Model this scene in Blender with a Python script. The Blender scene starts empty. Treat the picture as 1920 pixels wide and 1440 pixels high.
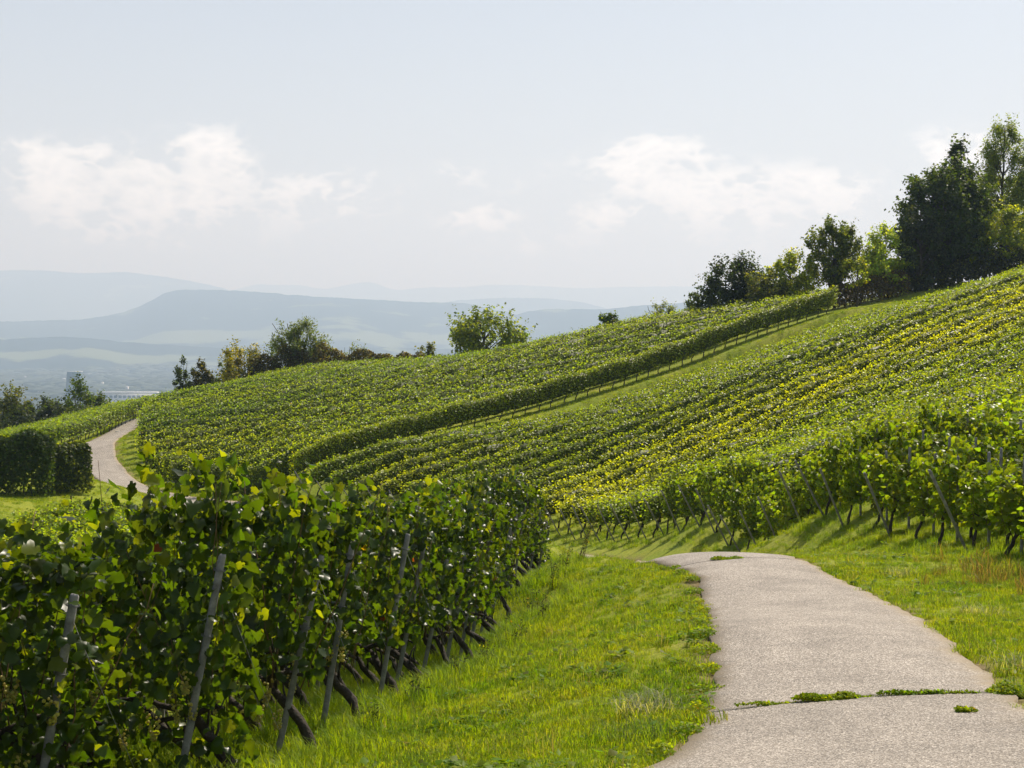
import bpy, math, random
import numpy as np
from mathutils import Vector, Matrix

# ---------------------------------------------------------------- camera, world, sun, exposure
SC = bpy.context.scene
COL = SC.collection
rng = np.random.default_rng(7)
random.seed(7)
CAM_H = 2.3
F = 3000.0            # focal length in pixels of a 1920 px wide frame
PITCH = math.radians(1.604)

cam_d = bpy.data.cameras.new('camera')
cam = bpy.data.objects.new('camera', cam_d)
COL.objects.link(cam)
cam.location = (0, 0, CAM_H)
cam.rotation_euler = (math.radians(90) - PITCH, 0, 0)
cam_d.sensor_width = 36
cam_d.lens = F / 1920 * 36
cam_d.clip_start = 0.1
cam_d.clip_end = 120000
SC.camera = cam

SUN_AZ = math.radians(34)      # to the right of the view direction
SUN_EL = math.radians(52)
world = bpy.data.worlds.new('World')
SC.world = world
world.use_nodes = True
SKY_STRENGTH = 0.078
SUN_STRENGTH = 5.0

sun_d = bpy.data.lights.new('sun', 'SUN')
sun_d.energy = SUN_STRENGTH
sun_d.angle = math.radians(0.53)
sun_d.color = (1.0, 0.93, 0.81)
sun = bpy.data.objects.new('sun', sun_d)
COL.objects.link(sun)
sdir = Vector((math.sin(SUN_AZ) * math.cos(SUN_EL), math.cos(SUN_AZ) * math.cos(SUN_EL), math.sin(SUN_EL)))
sun.rotation_euler = sdir.to_track_quat('Z', 'Y').to_euler()
sun.location = sdir * 300

SC.view_settings.view_transform = 'Standard'
SC.view_settings.look = 'None'
SC.view_settings.gamma = 1
SC.view_settings.exposure = 0.32
SC.view_settings.use_curve_mapping = False
SC.render.engine = 'CYCLES'
SC.cycles.use_denoising = True
SC.cycles.max_bounces = 8
SC.cycles.diffuse_bounces = 3
SC.cycles.glossy_bounces = 2
SC.cycles.transmission_bounces = 4
SC.cycles.transparent_max_bounces = 4
SC.cycles.volume_bounces = 1
SC.cycles.sample_clamp_indirect = 8


def build_world():
    nt = world.node_tree
    nt.nodes.clear()
    N, L = nt.nodes.new, nt.links.new
    out = N('ShaderNodeOutputWorld')
    bg = N('ShaderNodeBackground')
    bg.inputs['Strength'].default_value = SKY_STRENGTH
    sky = N('ShaderNodeTexSky')
    sky.sky_type = 'NISHITA'
    sky.sun_disc = False
    sky.sun_elevation = SUN_EL
    sky.sun_rotation = SUN_AZ
    sky.altitude = 380
    sky.air_density = 1.0
    sky.dust_density = 2.2
    sky.ozone_density = 1.0
    tc = N('ShaderNodeTexCoord')
    sep = N('ShaderNodeSeparateXYZ')
    L(tc.outputs['Generated'], sep.inputs[0])

    def M(op, a, b=None, c=None):
        n = N('ShaderNodeMath')
        n.operation = op
        for i, v in enumerate((a, b, c)):
            if v is None:
                continue
            if isinstance(v, (int, float)):
                n.inputs[i].default_value = v
            else:
                L(v, n.inputs[i])
        return n.outputs[0]
    az = M('ARCTAN2', sep.outputs[0], sep.outputs[1])
    el = M('ARCSINE', sep.outputs[2])
    # cumulus noise, stretched sideways
    comb = N('ShaderNodeCombineXYZ')
    L(M('MULTIPLY', az, 1.0), comb.inputs[0])
    L(M('MULTIPLY', el, 1.7), comb.inputs[1])
    n1 = N('ShaderNodeTexNoise')
    n1.inputs['Scale'].default_value = 30
    n1.inputs['Detail'].default_value = 5
    n1.inputs['Roughness'].default_value = 0.56
    L(comb.outputs[0], n1.inputs['Vector'])
    n2 = N('ShaderNodeTexNoise')
    n2.inputs['Scale'].default_value = 7
    n2.inputs['Detail'].default_value = 3
    L(comb.outputs[0], n2.inputs['Vector'])
    # cloud banks: centre (azimuth, elevation), half widths, weight
    def ang(px, py):
        return math.atan((px - 960) / F), math.atan((636 - py) / F)
    banks = [(215, 340, 130, 50, 1.0), (385, 310, 62, 48, 1.1), (330, 375, 190, 45, .6), (60, 298, 45, 18, .75),
             (590, 362, 120, 32, .62), (900, 400, 60, 20, .7), (860, 330, 240, 26, .33), (1220, 300, 85, 34, 1.0),
             (1330, 355, 110, 42, .72), (1480, 362, 110, 38, .85), (1575, 370, 45, 30, .7), (1155, 398, 70, 22, .7),
             (1000, 450, 110, 22, .4), (1800, 290, 60, 34, .75), (380, 455, 110, 16, .3), (1380, 420, 120, 28, .4)]
    tot = None
    for px, py, wx, wy, wt in banks:
        a, e = ang(px, py)
        dx = M('DIVIDE', M('SUBTRACT', az, a), 1.3 * wx / F)
        de = M('SUBTRACT', el, e)
        dy = M('DIVIDE', M('MAXIMUM', de, M('MULTIPLY', de, -0.5)), 1.1 * wy / F)
        r2 = M('ADD', M('MULTIPLY', dx, dx), M('MULTIPLY', dy, dy))
        g = M('MULTIPLY', M('EXPONENT', M('MULTIPLY', r2, -0.8)), wt)
        tot = g if tot is None else M('MAXIMUM', tot, g)
    # everywhere else around the horizon the same sort of loose clouds
    lo = M('EXPONENT', M('MULTIPLY', M('MULTIPLY', M('SUBTRACT', el, 0.1), M('SUBTRACT', el, 0.1)), -90))
    aw = N('ShaderNodeMapRange')
    aw.interpolation_type = 'SMOOTHSTEP'
    aw.inputs['From Min'].default_value = 0.34
    aw.inputs['From Max'].default_value = 0.62
    L(M('ABSOLUTE', az), aw.inputs['Value'])
    away = aw.outputs[0]
    gen = M('MULTIPLY', M('MULTIPLY', lo, away), M('MULTIPLY', n2.outputs[0], 1.1))
    tot = M('MAXIMUM', tot, gen)
    n3 = N('ShaderNodeTexNoise')
    n3.inputs['Scale'].default_value = 52
    n3.inputs['Detail'].default_value = 2
    L(comb.outputs[0], n3.inputs['Vector'])
    # billows: rounded puffs with creases between them
    puff = M('SUBTRACT', 0.22, M('MULTIPLY', M('ABSOLUTE', M('SUBTRACT', n3.outputs[0], 0.5)), 2.2))
    dens = M('ADD', M('ADD', M('MULTIPLY', M('SUBTRACT', n1.outputs[0], 0.5), 2.8), puff), M('SUBTRACT', tot, 0.30))
    mr = N('ShaderNodeMapRange')
    mr.interpolation_type = 'SMOOTHSTEP'
    mr.inputs['From Min'].default_value = 0.0
    mr.inputs['From Max'].default_value = 0.42
    L(dens, mr.inputs['Value'])
    veil = N('ShaderNodeMapRange')
    veil.inputs['From Min'].default_value = 0.1
    veil.inputs['From Max'].default_value = 0.9
    L(tot, veil.inputs['Value'])
    hid = M('MULTIPLY', mr.outputs[0], M('MINIMUM', M('MULTIPLY', veil.outputs[0], 1.6), 1.0))
    soft = M('MULTIPLY', M('MULTIPLY', veil.outputs[0], M('ADD', M('MULTIPLY', n2.outputs[0], 1.6), -0.35)), 0.55)
    hid = M('MAXIMUM', M('MULTIPLY', hid, 0.92), M('MINIMUM', M('MAXIMUM', soft, 0.0), 0.6))
    # pale high haze that whitens the whole sky, as on a humid late-summer day
    hz = N('ShaderNodeMix')
    hz.data_type = 'RGBA'
    whiten = M('MULTIPLY', M('EXPONENT', M('MULTIPLY', M('MAXIMUM', el, 0.0), -3.6)), 0.85)
    L(whiten, hz.inputs[0])
    hz.inputs[7].default_value = (9.7, 9.5, 9.4, 1)
    L(sky.outputs[0], hz.inputs[6])
    cl = N('ShaderNodeMix')
    cl.data_type = 'RGBA'
    L(hid, cl.inputs[0])
    L(hz.outputs[2], cl.inputs[6])
    cc = N('ShaderNodeMix')
    cc.data_type = 'RGBA'
    shade = N('ShaderNodeMapRange')
    shade.inputs['From Min'].default_value = -0.1
    shade.inputs['From Max'].default_value = 0.35
    L(M('ADD', puff, M('MULTIPLY', M('SUBTRACT', n1.outputs[0], 0.5), 1.2)), shade.inputs['Value'])
    L(shade.outputs[0], cc.inputs[0])
    cc.inputs[6].default_value = (11.0, 10.9, 10.6, 1)
    cc.inputs[7].default_value = (14.0, 13.8, 13.4, 1)
    L(cc.outputs[2], cl.inputs[7])
    L(cl.outputs[2], bg.inputs['Color'])
    L(bg.outputs[0], out.inputs[0])


build_world()

# ---------------------------------------------------------------- terrain function
_fw = np.array([0, math.cos(PITCH), -math.sin(PITCH)])
_up = np.array([0, math.sin(PITCH), math.cos(PITCH)])


def P(px, py, d):
    """Point of the place seen at photo pixel (px, py), d metres ahead."""
    v = _fw + np.array([(px - 960) / F, 0, 0]) + _up * (-(py - 720) / F)
    v = v * (d / v[1])
    return np.array([v[0], d, v[2] + CAM_H])


def road_z(y):
    return -0.067 * y


NEAR_ENDS = [P(95, 1548, 11.7), P(505, 1468, 14.7), P(728, 1328, 19.7), P(900, 1252, 27), P(957, 1185, 34), P(1026, 1096, 45)]
EDGE = [P(1890, 1062, 30), P(1640, 1005, 43), P(1520, 970, 50), P(1300, 990, 66), P(1050, 1010, 85)]
HIDDEN_ROAD = [(4.1, 33, -2.25), (4.1, 36, -3.0), (4.5, 40, -4.0), (5.1, 47, -5.5), (4.9, 56, -6.6), (3.8, 66, -7.6), (1.4, 77, -8.3), (-2.0, 86, -8.8),
               (-7, 93, -9.1), (-12.5, 99, -9.2), (-18.5, 104.5, -8.9), (-23.5, 109, -8.5)]
FAR_ROAD = [P(250, 916, 112), P(208, 892, 117), P(183, 855, 126), P(194, 826, 135), P(236, 802, 147), P(268, 783, 159), P(300, 776, 172)]
LANE = [P(600, 890, 106), P(1000, 774, 117), P(1300, 682, 125), P(1600, 579, 135), P(1690, 566, 139)]
CREST = [P(300, 792, 166), P(560, 722, 170), P(910, 697, 155), P(1200, 636, 146), P(1540, 586, 139)]
cps = []
for y, xs in ((-15, (-10, 0, 10)), (0, (-6, 0, 6)), (10, (1, 4, 9)), (20, (2.4, 5, 10)), (28, (3, 5.5, 8.6)), (33, (3, 5.3))):
    cps += [(x, y, road_z(y)) for x in xs]
cps += [tuple(p) for p in NEAR_ENDS + EDGE + FAR_ROAD + LANE + CREST]
cps += HIDDEN_ROAD[1:]
cps += [tuple(P(1165, 1042, 37)), tuple(P(1110, 1038, 44)), tuple(P(1062, 1041, 46)), tuple(P(1052, 1024, 56))]
cps += [(5.4, 37, -3.0), (2.9, 37, -3.05), (-10, 20, -3.4), (-20, 20, -5), (-25, 95, -8.6), (-17, 55, -6.6), (-12, 34, -5.0), (-36, 60, -9.0), (-14, 78, -8.2)]
cps += [tuple(P(0, 930, 100)), tuple(P(150, 897, 106)), tuple(P(60, 942, 95)), tuple(P(145, 834, 131)), tuple(P(0, 872, 128))]
cps += [tuple(P(0, 846, 150)), tuple(P(100, 826, 160)), tuple(P(200, 792, 172)), (-45, 196, -9.6), (-62, 190, -13.5), tuple(P(1920, 532, 130)), tuple(P(1750, 562, 137)), tuple(P(1780, 532, 152))]
cps += [(25, 30, -0.9), (14, 29, -1.8), (25, 15, -.6), (30, 60, 1.0), (45, 100, 4.2), (18, 60, -2.4), (60, 130, 7)]
cps += [(-36, 198, -9.8), (-22, 200, -5.6), (0, 186, -3), (12, 176, -0.2), (27, 172, 2.2), (46, 180, 4.4), (-62, 130, -11), (-62, 168, -12), (-66, 90, -12)]
cps = np.array(cps, float)


def _U(r2):
    return 0.5 * r2 * np.log(r2 + 1e-9)


_n = len(cps)
_d2 = ((cps[:, None, :2] - cps[None, :, :2]) ** 2).sum(-1)
_A = np.zeros((_n + 3, _n + 3))
_A[:_n, :_n] = _U(_d2) + np.eye(_n) * 1.0
_Pm = np.c_[np.ones(_n), cps[:, :2]]
_A[:_n, _n:] = _Pm
_A[_n:, :_n] = _Pm.T
_W = np.linalg.solve(_A, np.r_[cps[:, 2], 0, 0, 0])


def vnoise(x, y, seed=0):
    """Cheap smooth noise in about -1..1."""
    r = np.random.default_rng(seed)
    out = np.zeros_like(np.asarray(x, float))
    for k in range(6):
        a, b, c = r.uniform(-1, 1), r.uniform(-1, 1), r.uniform(0, 6.28)
        q = math.hypot(a, b) + 1e-6
        w = 1.0 + 0.35 * k
        out = out + np.sin((a * x + b * y) / q * w + c) / 6 * 1.7
    return out


def tps(x, y):
    sh = np.shape(x)
    x = np.clip(np.ravel(x), -75, 75)
    y = np.clip(np.ravel(y), -25, 205)
    o = _W[_n] + _W[_n + 1] * x + _W[_n + 2] * y
    for k in range(_n):
        o = o + _W[k] * _U((x - cps[k, 0]) ** 2 + (y - cps[k, 1]) ** 2)
    return o.reshape(sh)


def sstep(a, b, x):
    t = np.clip((x - a) / (b - a), 0, 1)
    return t * t * (3 - 2 * t)


# path edges on the ground: left and right polylines (x, y) of the near path, then the far one from its centre line
def on_road(px, py):
    k = (py - 636) / F
    d = CAM_H / (k - 0.067)
    return np.array([(px - 960) / F * d, d])


ROAD_L = [(-2.6, -3.0), (-1.2, 3.0)] + [tuple(on_road(*p)) for p in ((1150, 1500), (1190, 1440), (1255, 1385), (1318, 1310), (1340, 1262), (1330, 1190), (1328, 1130), (1308, 1090), (1270, 1065))] + [(2.75, 33.5), (3.1, 40), (3.7, 47), (3.5, 56), (2.4, 66)]
ROAD_R = [(0.6, -3.0), (2.2, 3.0)] + [tuple(on_road(*p)) for p in ((2050, 1440), (1985, 1360), (1900, 1302), (1810, 1230), (1700, 1152), (1608, 1105), (1535, 1075), (1465, 1054))] + [(5.45, 34.5), (5.9, 40), (6.4, 47), (6.2, 56), (5.2, 66)]
ROAD_L, ROAD_R = np.array(ROAD_L), np.array(ROAD_R)


def resample(poly, step):
    poly = np.asarray(poly, float)
    # Catmull-Rom through the points, then even arc length
    pts = []
    q = np.vstack([2 * poly[0] - poly[1], poly, 2 * poly[-1] - poly[-2]])
    for i in range(1, len(q) - 2):
        p0, p1, p2, p3 = q[i - 1], q[i], q[i + 1], q[i + 2]
        for t in np.linspace(0, 1, 12, endpoint=False):
            pts.append(0.5 * (2 * p1 + (p2 - p0) * t + (2 * p0 - 5 * p1 + 4 * p2 - p3) * t * t + (3 * p1 - p0 - 3 * p2 + p3) * t ** 3))
    pts.append(q[-2])
    pts = np.array(pts)
    s = np.r_[0, np.cumsum(np.hypot(*np.diff(pts[:, :2], axis=0).T))]
    m = max(2, int(round(s[-1] / step)) + 1)
    u = np.linspace(0, s[-1], m)
    return np.stack([np.interp(u, s, pts[:, k]) for k in range(pts.shape[1])], 1)


def road_lr(y):
    return np.interp(y, ROAD_L[:, 1], ROAD_L[:, 0]), np.interp(y, ROAD_R[:, 1], ROAD_R[:, 0])


FAR_C = resample(np.array([p[:3] for p in HIDDEN_ROAD[5:]] + [tuple(p) for p in FAR_ROAD]), 0.8)


def far_dist(x, y):
    x, y = np.ravel(x), np.ravel(y)
    out = np.full(x.shape, 99.0)
    m = (y > 60) & (y < 180) & (x < 8) & (x > -45)
    if m.any():
        d = np.hypot(x[m][:, None] - FAR_C[None, :, 0], y[m][:, None] - FAR_C[None, :, 1])
        out[m] = d.min(1)
    return out


def road_mask(x, y):
    """Signed metres outside the path edge (negative = on the path)."""
    sh = np.shape(x)
    x, y = np.ravel(np.asarray(x, float)), np.ravel(np.asarray(y, float))
    l, r = road_lr(y)
    near = np.where((y > -4) & (y < 64), np.maximum(l - x, x - r), 99.0)
    return np.minimum(near, far_dist(x, y) - 1.35).reshape(sh)


LANE_L0 = LANE[0][:2]
_dv = LANE[3][:2] - LANE[0][:2]
LANE_DV = _dv / np.hypot(*_dv)
LANE_NV = np.array([LANE_DV[1], -LANE_DV[0]])


def height(x, y):
    x, y = np.asarray(x, float), np.asarray(y, float)
    z = tps(x, y)
    z = z + 0.05 * vnoise(x * 0.5, y * 0.5, 3) * sstep(0.2, 2.0, road_mask(x, y))
    # the lane runs along the top of a bank, the block below it starts lower
    q = (x - LANE_L0[0]) * LANE_NV[0] + (y - LANE_L0[1]) * LANE_NV[1]
    s = (x - LANE_L0[0]) * LANE_DV[0] + (y - LANE_L0[1]) * LANE_DV[1]
    z = z - np.clip(2.3 + 0.35 * sstep(25, 45, s) - 0.155 * q, 0, 2.6) * sstep(0.7, 2.2, q) * sstep(-4, 24, s) * (1 - sstep(58, 75, s)) * sstep(80, 96, y)
    out = np.maximum(np.maximum((y - 205) / 700, (np.abs(x) - 80) / 700), (-25 - y) / 700)
    t = sstep(0, 1, out)
    return z * (1 - t) - 150 * t

# ---------------------------------------------------------------- mesh helpers
def np_mesh(name, V, T, col=None, smooth=False):
    V = np.ascontiguousarray(V, np.float32)
    T = np.ascontiguousarray(T, np.int32)
    me = bpy.data.meshes.new(name)
    me.vertices.add(len(V))
    me.vertices.foreach_set('co', V.ravel())
    k = T.shape[1]
    me.loops.add(T.size)
    me.loops.foreach_set('vertex_index', T.ravel())
    me.polygons.add(len(T))
    me.polygons.foreach_set('loop_start', np.arange(0, T.size, k, dtype=np.int32))
    if smooth:
        me.polygons.foreach_set('use_smooth', np.ones(len(T), bool))
    if col is not None:
        a = me.attributes.new('Col', 'FLOAT_COLOR', 'POINT')
        c = np.ones((len(V), 4), np.float32)
        c[:, :3] = col
        a.data.foreach_set('color', c.ravel())
    me.update(calc_edges=True)
    return me


def link(name, me, mat=None, parent=None, loc=None, rotz=0.0, scale=None, **props):
    o = bpy.data.objects.new(name, me)
    COL.objects.link(o)
    if mat is not None and me is not None and not me.materials:
        me.materials.append(mat)
    if parent is not None:
        o.parent = parent
    if loc is not None:
        o.location = [float(v) for v in loc]
    if rotz:
        o.rotation_euler = (0, 0, float(rotz))
    if scale is not None:
        o.scale = scale
    for k, v in props.items():
        o[k] = v
    return o


def thing(name, label, cat, loc, rotz=0.0, group=None):
    o = link(name, None, loc=loc, rotz=rotz, label=label, category=cat)
    o.empty_display_size = 0.2
    if group:
        o['group'] = group
    return o


def merge(parts):
    """parts: list of (V, T) or (V, T, C)"""
    off, Vs, Ts, Cs = 0, [], [], []
    for p in parts:
        Vs.append(p[0])
        Ts.append(p[1] + off)
        if len(p) > 2:
            Cs.append(p[2])
        off += len(p[0])
    if Cs:
        return np.vstack(Vs), np.vstack(Ts), np.vstack(Cs)
    return np.vstack(Vs), np.vstack(Ts)


def tube(pts, rad, sides=6, cap=True, wob=0.0, r=None):
    pts = np.asarray(pts, float)
    rad = np.broadcast_to(np.asarray(rad, float), (len(pts),))
    tan = np.gradient(pts, axis=0)
    tan /= np.linalg.norm(tan, axis=1)[:, None] + 1e-9
    ref = np.array([0.31, 0.95, 0.05])
    a = np.cross(tan, ref)
    a /= np.linalg.norm(a, axis=1)[:, None] + 1e-9
    b = np.cross(tan, a)
    th = np.linspace(0, 2 * math.pi, sides, endpoint=False)
    R = rad[:, None] * np.ones(sides)[None]
    if wob and r is not None:
        R = R * (1 + wob * r.standard_normal(R.shape))
    V = pts[:, None] + R[..., None] * (np.cos(th)[None, :, None] * a[:, None] + np.sin(th)[None, :, None] * b[:, None])
    V = V.reshape(-1, 3)
    n = len(pts)
    i = np.arange(n - 1)[:, None] * sides
    j = np.arange(sides)[None]
    jn = (j + 1) % sides
    q = np.stack([i + j, i + jn, i + sides + jn, i + sides + j], -1).reshape(-1, 4)
    T = np.vstack([q[:, [0, 1, 2]], q[:, [0, 2, 3]]])
    if cap:
        V = np.vstack([V, pts[:1], pts[-1:]])
        c0, c1 = len(V) - 2, len(V) - 1
        k = np.arange(sides)
        kn = (k + 1) % sides
        T = np.vstack([T, np.stack([np.full(sides, c0), kn, k], 1), np.stack([np.full(sides, c1), (n - 1) * sides + k, (n - 1) * sides + kn], 1)])
    return V, T


def unit(v):
    return v / (np.linalg.norm(v, axis=-1, keepdims=True) + 1e-9)


wrng = np.random.default_rng(99)
# leaf shapes: stalk at the origin, tip towards +Y, upper face +Z, about one unit long
_half = [(0.22, -0.12), (0.47, -0.02), (0.46, 0.18), (0.58, 0.42), (0.42, 0.56), (0.30, 0.80)]
_ol = [(0, 0.06)] + _half + [(0, 1.02)] + [(-x, y) for x, y in reversed(_half)]
_ol = np.array(_ol)
GRAPE_V = np.vstack([[(0, 0.36, 0.05)], np.c_[_ol, -0.22 * (np.hypot(_ol[:, 0], _ol[:, 1] - 0.36) ** 2)]])
GRAPE_T = np.array([(0, i, i % len(_ol) + 1) for i in range(1, len(_ol) + 1)])
MID_V = np.array([(0, 0.3, 0.05), (0, 0.0, 0.02), (0.5, 0.05, -0.07), (0.48, 0.55, -0.06), (0, 1, -0.08), (-0.48, 0.55, -0.06), (-0.5, 0.05, -0.07)], float)
MID_T = np.array([(0, i, i % 6 + 1) for i in range(1, 7)])
FAR_V = np.array([(0, 0, 0), (0.46, 0.45, -0.10), (0, 1, 0), (-0.46, 0.45, -0.10)], float)
FAR_T = np.array([(0, 1, 2), (0, 2, 3)])
SLIM_V = np.array([(0, 0, 0), (0.2, 0.45, -0.05), (0, 1, 0), (-0.2, 0.45, -0.05)], float)


def leaves(pos, nrm, tip, size, TV, TT, col, warp=0.0):
    """Place one leaf per row: pos, upper-face normal, tip direction, size."""
    n = unit(nrm)
    t = unit(tip - (tip * n).sum(1, keepdims=True) * n)
    s = np.cross(t, n)
    R = np.stack([s, t, n], -1)                       # columns
    k = len(TV)
    if warp:
        # every leaf folds along its midrib, curls and ripples in its own way
        L_ = np.repeat(TV[None], len(pos), 0)
        f = wrng.normal(0.12, 0.32, (len(pos), 1)) * warp
        c = wrng.normal(-0.25, 0.45, (len(pos), 1)) * warp
        L_[..., 2] += f * np.abs(TV[None, :, 0]) + c * (TV[None, :, 1] - 0.35) ** 2 + wrng.normal(0, 0.05, (len(pos), k)) * warp
        L_[..., 0] *= wrng.uniform(.82, 1.1, (len(pos), 1))
        V = pos[:, None] + size[:, None, None] * np.einsum('nij,nkj->nki', R, L_)
    else:
        V = pos[:, None] + size[:, None, None] * np.einsum('nij,kj->nki', R, TV)
    T = (np.arange(len(pos))[:, None, None] * k + TT[None]).reshape(-1, 3)
    C = np.repeat(col, k, axis=0)
    return V.reshape(-1, 3), T, C


# ---------------------------------------------------------------- materials
def new_mat(name):
    m = bpy.data.materials.new(name)
    m.use_nodes = True
    nt = m.node_tree
    nt.nodes.clear()
    return m, nt, nt.nodes.new, nt.links.new


def leaf_material(name, trans=0.42, rough=0.42, spec=0.5, tcol=(2.0, 1.75, 0.55), patch=0.0):
    m, nt, N, L = new_mat(name)
    out = N('ShaderNodeOutputMaterial')
    at = N('ShaderNodeAttribute')
    at.attribute_name = 'Col'
    oi = N('ShaderNodeObjectInfo')
    hv = N('ShaderNodeHueSaturation')
    mr = N('ShaderNodeMapRange')
    mr.inputs['To Min'].default_value = 0.85
    mr.inputs['To Max'].default_value = 1.15
    L(oi.outputs['Random'], mr.inputs['Value'])
    L(mr.outputs[0], hv.inputs['Value'])
    L(at.outputs['Color'], hv.inputs['Color'])
    if patch:
        # patches where the sward is drier or lusher
        ge = N('ShaderNodeNewGeometry')
        nz = N('ShaderNodeTexNoise')
        nz.inputs['Scale'].default_value = 0.9
        nz.inputs['Detail'].default_value = 5
        nz.inputs['Roughness'].default_value = 0.65
        L(ge.outputs['Position'], nz.inputs['Vector'])
        m1 = N('ShaderNodeMapRange')
        m1.inputs['From Min'].default_value = 0.3
        m1.inputs['From Max'].default_value = 0.7
        m1.inputs['To Min'].default_value = 0.5 + 0.03 * patch
        m1.inputs['To Max'].default_value = 0.5 - 0.025 * patch
        L(nz.outputs[0], m1.inputs['Value'])
        L(m1.outputs[0], hv.inputs['Hue'])
        m2 = N('ShaderNodeMapRange')
        m2.inputs['From Min'].default_value = 0.3
        m2.inputs['From Max'].default_value = 0.7
        m2.inputs['To Min'].default_value = 1 - 0.25 * patch
        m2.inputs['To Max'].default_value = 1 + 0.25 * patch
        L(nz.outputs[0], m2.inputs['Value'])
        L(m2.outputs[0], hv.inputs['Value'])
    p = N('ShaderNodeBsdfPrincipled')
    p.inputs['Roughness'].default_value = rough
    p.inputs['Specular IOR Level'].default_value = spec
    L(hv.outputs[0], p.inputs['Base Color'])
    mul = N('ShaderNodeMix')
    mul.data_type = 'RGBA'
    mul.blend_type = 'MULTIPLY'
    mul.inputs[0].default_value = 1
    mul.inputs[7].default_value = (*tcol, 1)
    L(hv.outputs[0], mul.inputs[6])
    tr = N('ShaderNodeBsdfTranslucent')
    L(mul.outputs[2], tr.inputs['Color'])
    mx = N('ShaderNodeMixShader')
    mx.inputs[0].default_value = trans
    L(p.outputs[0], mx.inputs[1])
    L(tr.outputs[0], mx.inputs[2])
    L(mx.outputs[0], out.inputs[0])
    return m


def noise_material(name, cols, scale, detail=6, rough=0.85, bump=0.3, bscale=None, bdist=0.02, spec=0.3, attr_mix=None):
    """cols: list of (pos, rgb) for a ramp driven by object-space noise."""
    m, nt, N, L = new_mat(name)
    out = N('ShaderNodeOutputMaterial')
    p = N('ShaderNodeBsdfPrincipled')
    p.inputs['Roughness'].default_value = rough
    p.inputs['Specular IOR Level'].default_value = spec
    tc = N('ShaderNodeTexCoord')
    n = N('ShaderNodeTexNoise')
    n.inputs['Scale'].default_value = scale
    n.inputs['Detail'].default_value = detail
    n.inputs['Roughness'].default_value = 0.65
    L(tc.outputs['Object'], n.inputs['Vector'])
    r = N('ShaderNodeValToRGB')
    while len(r.color_ramp.elements) > 1:
        r.color_ramp.elements.remove(r.color_ramp.elements[-1])
    r.color_ramp.elements[0].position = cols[0][0]
    r.color_ramp.elements[0].color = (*cols[0][1], 1)
    for pos, c in cols[1:]:
        e = r.color_ramp.elements.new(pos)
        e.color = (*c, 1)
    L(n.outputs[0], r.inputs[0])
    L(r.outputs[0], p.inputs['Base Color'])
    if bump:
        b = N('ShaderNodeBump')
        b.inputs['Strength'].default_value = bump
        b.inputs['Distance'].default_value = bdist
        n2 = N('ShaderNodeTexNoise')
        n2.inputs['Scale'].default_value = bscale or scale * 2
        n2.inputs['Detail'].default_value = 5
        L(tc.outputs['Object'], n2.inputs['Vector'])
        L(n2.outputs[0], b.inputs['Height'])
        L(b.outputs[0], p.inputs['Normal'])
    L(p.outputs[0], out.inputs[0])
    return m


M_LEAF = leaf_material('vine_leaf', 0.54, 0.34, 0.15, (2.3, 2.15, 0.35))
M_LEAF_NEAR = leaf_material('vine_leaf_near', 0.55, 0.33, 0.34, (3.8, 3.3, 0.4))
M_TREE = leaf_material('tree_leaf', 0.56, 0.4, 0.12, (2.3, 1.95, 0.4))
M_GRASS = leaf_material('grass_blade', 0.5, 0.5, 0.12, (1.9, 1.75, 0.4), 1.0)
M_BARK = noise_material('bark', [(0.3, (0.018, 0.014, 0.010)), (0.7, (0.07, 0.055, 0.04))], 14, bump=0.8, bscale=40, bdist=0.02)
M_TRUNK = noise_material('tree_bark', [(0.3, (0.03, 0.025, 0.018)), (0.7, (0.11, 0.09, 0.07))], 6, bump=0.6, bscale=18, bdist=0.03)
M_WOOD = noise_material('weathered_wood', [(0.3, (0.11, 0.107, 0.104)), (0.5, (0.21, 0.205, 0.2)), (0.72, (0.34, 0.33, 0.32))], 9, bump=0.5, bscale=60, bdist=0.004)
M_WIRE = noise_material('galvanised_wire', [(0.3, (0.1, 0.1, 0.1)), (0.7, (0.2, 0.2, 0.2))], 20, bump=0, rough=0.45)
M_GRAPE = leaf_material('grape_skin', 0.35, 0.28, 0.5, (1.3, 1.3, 0.7))


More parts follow.
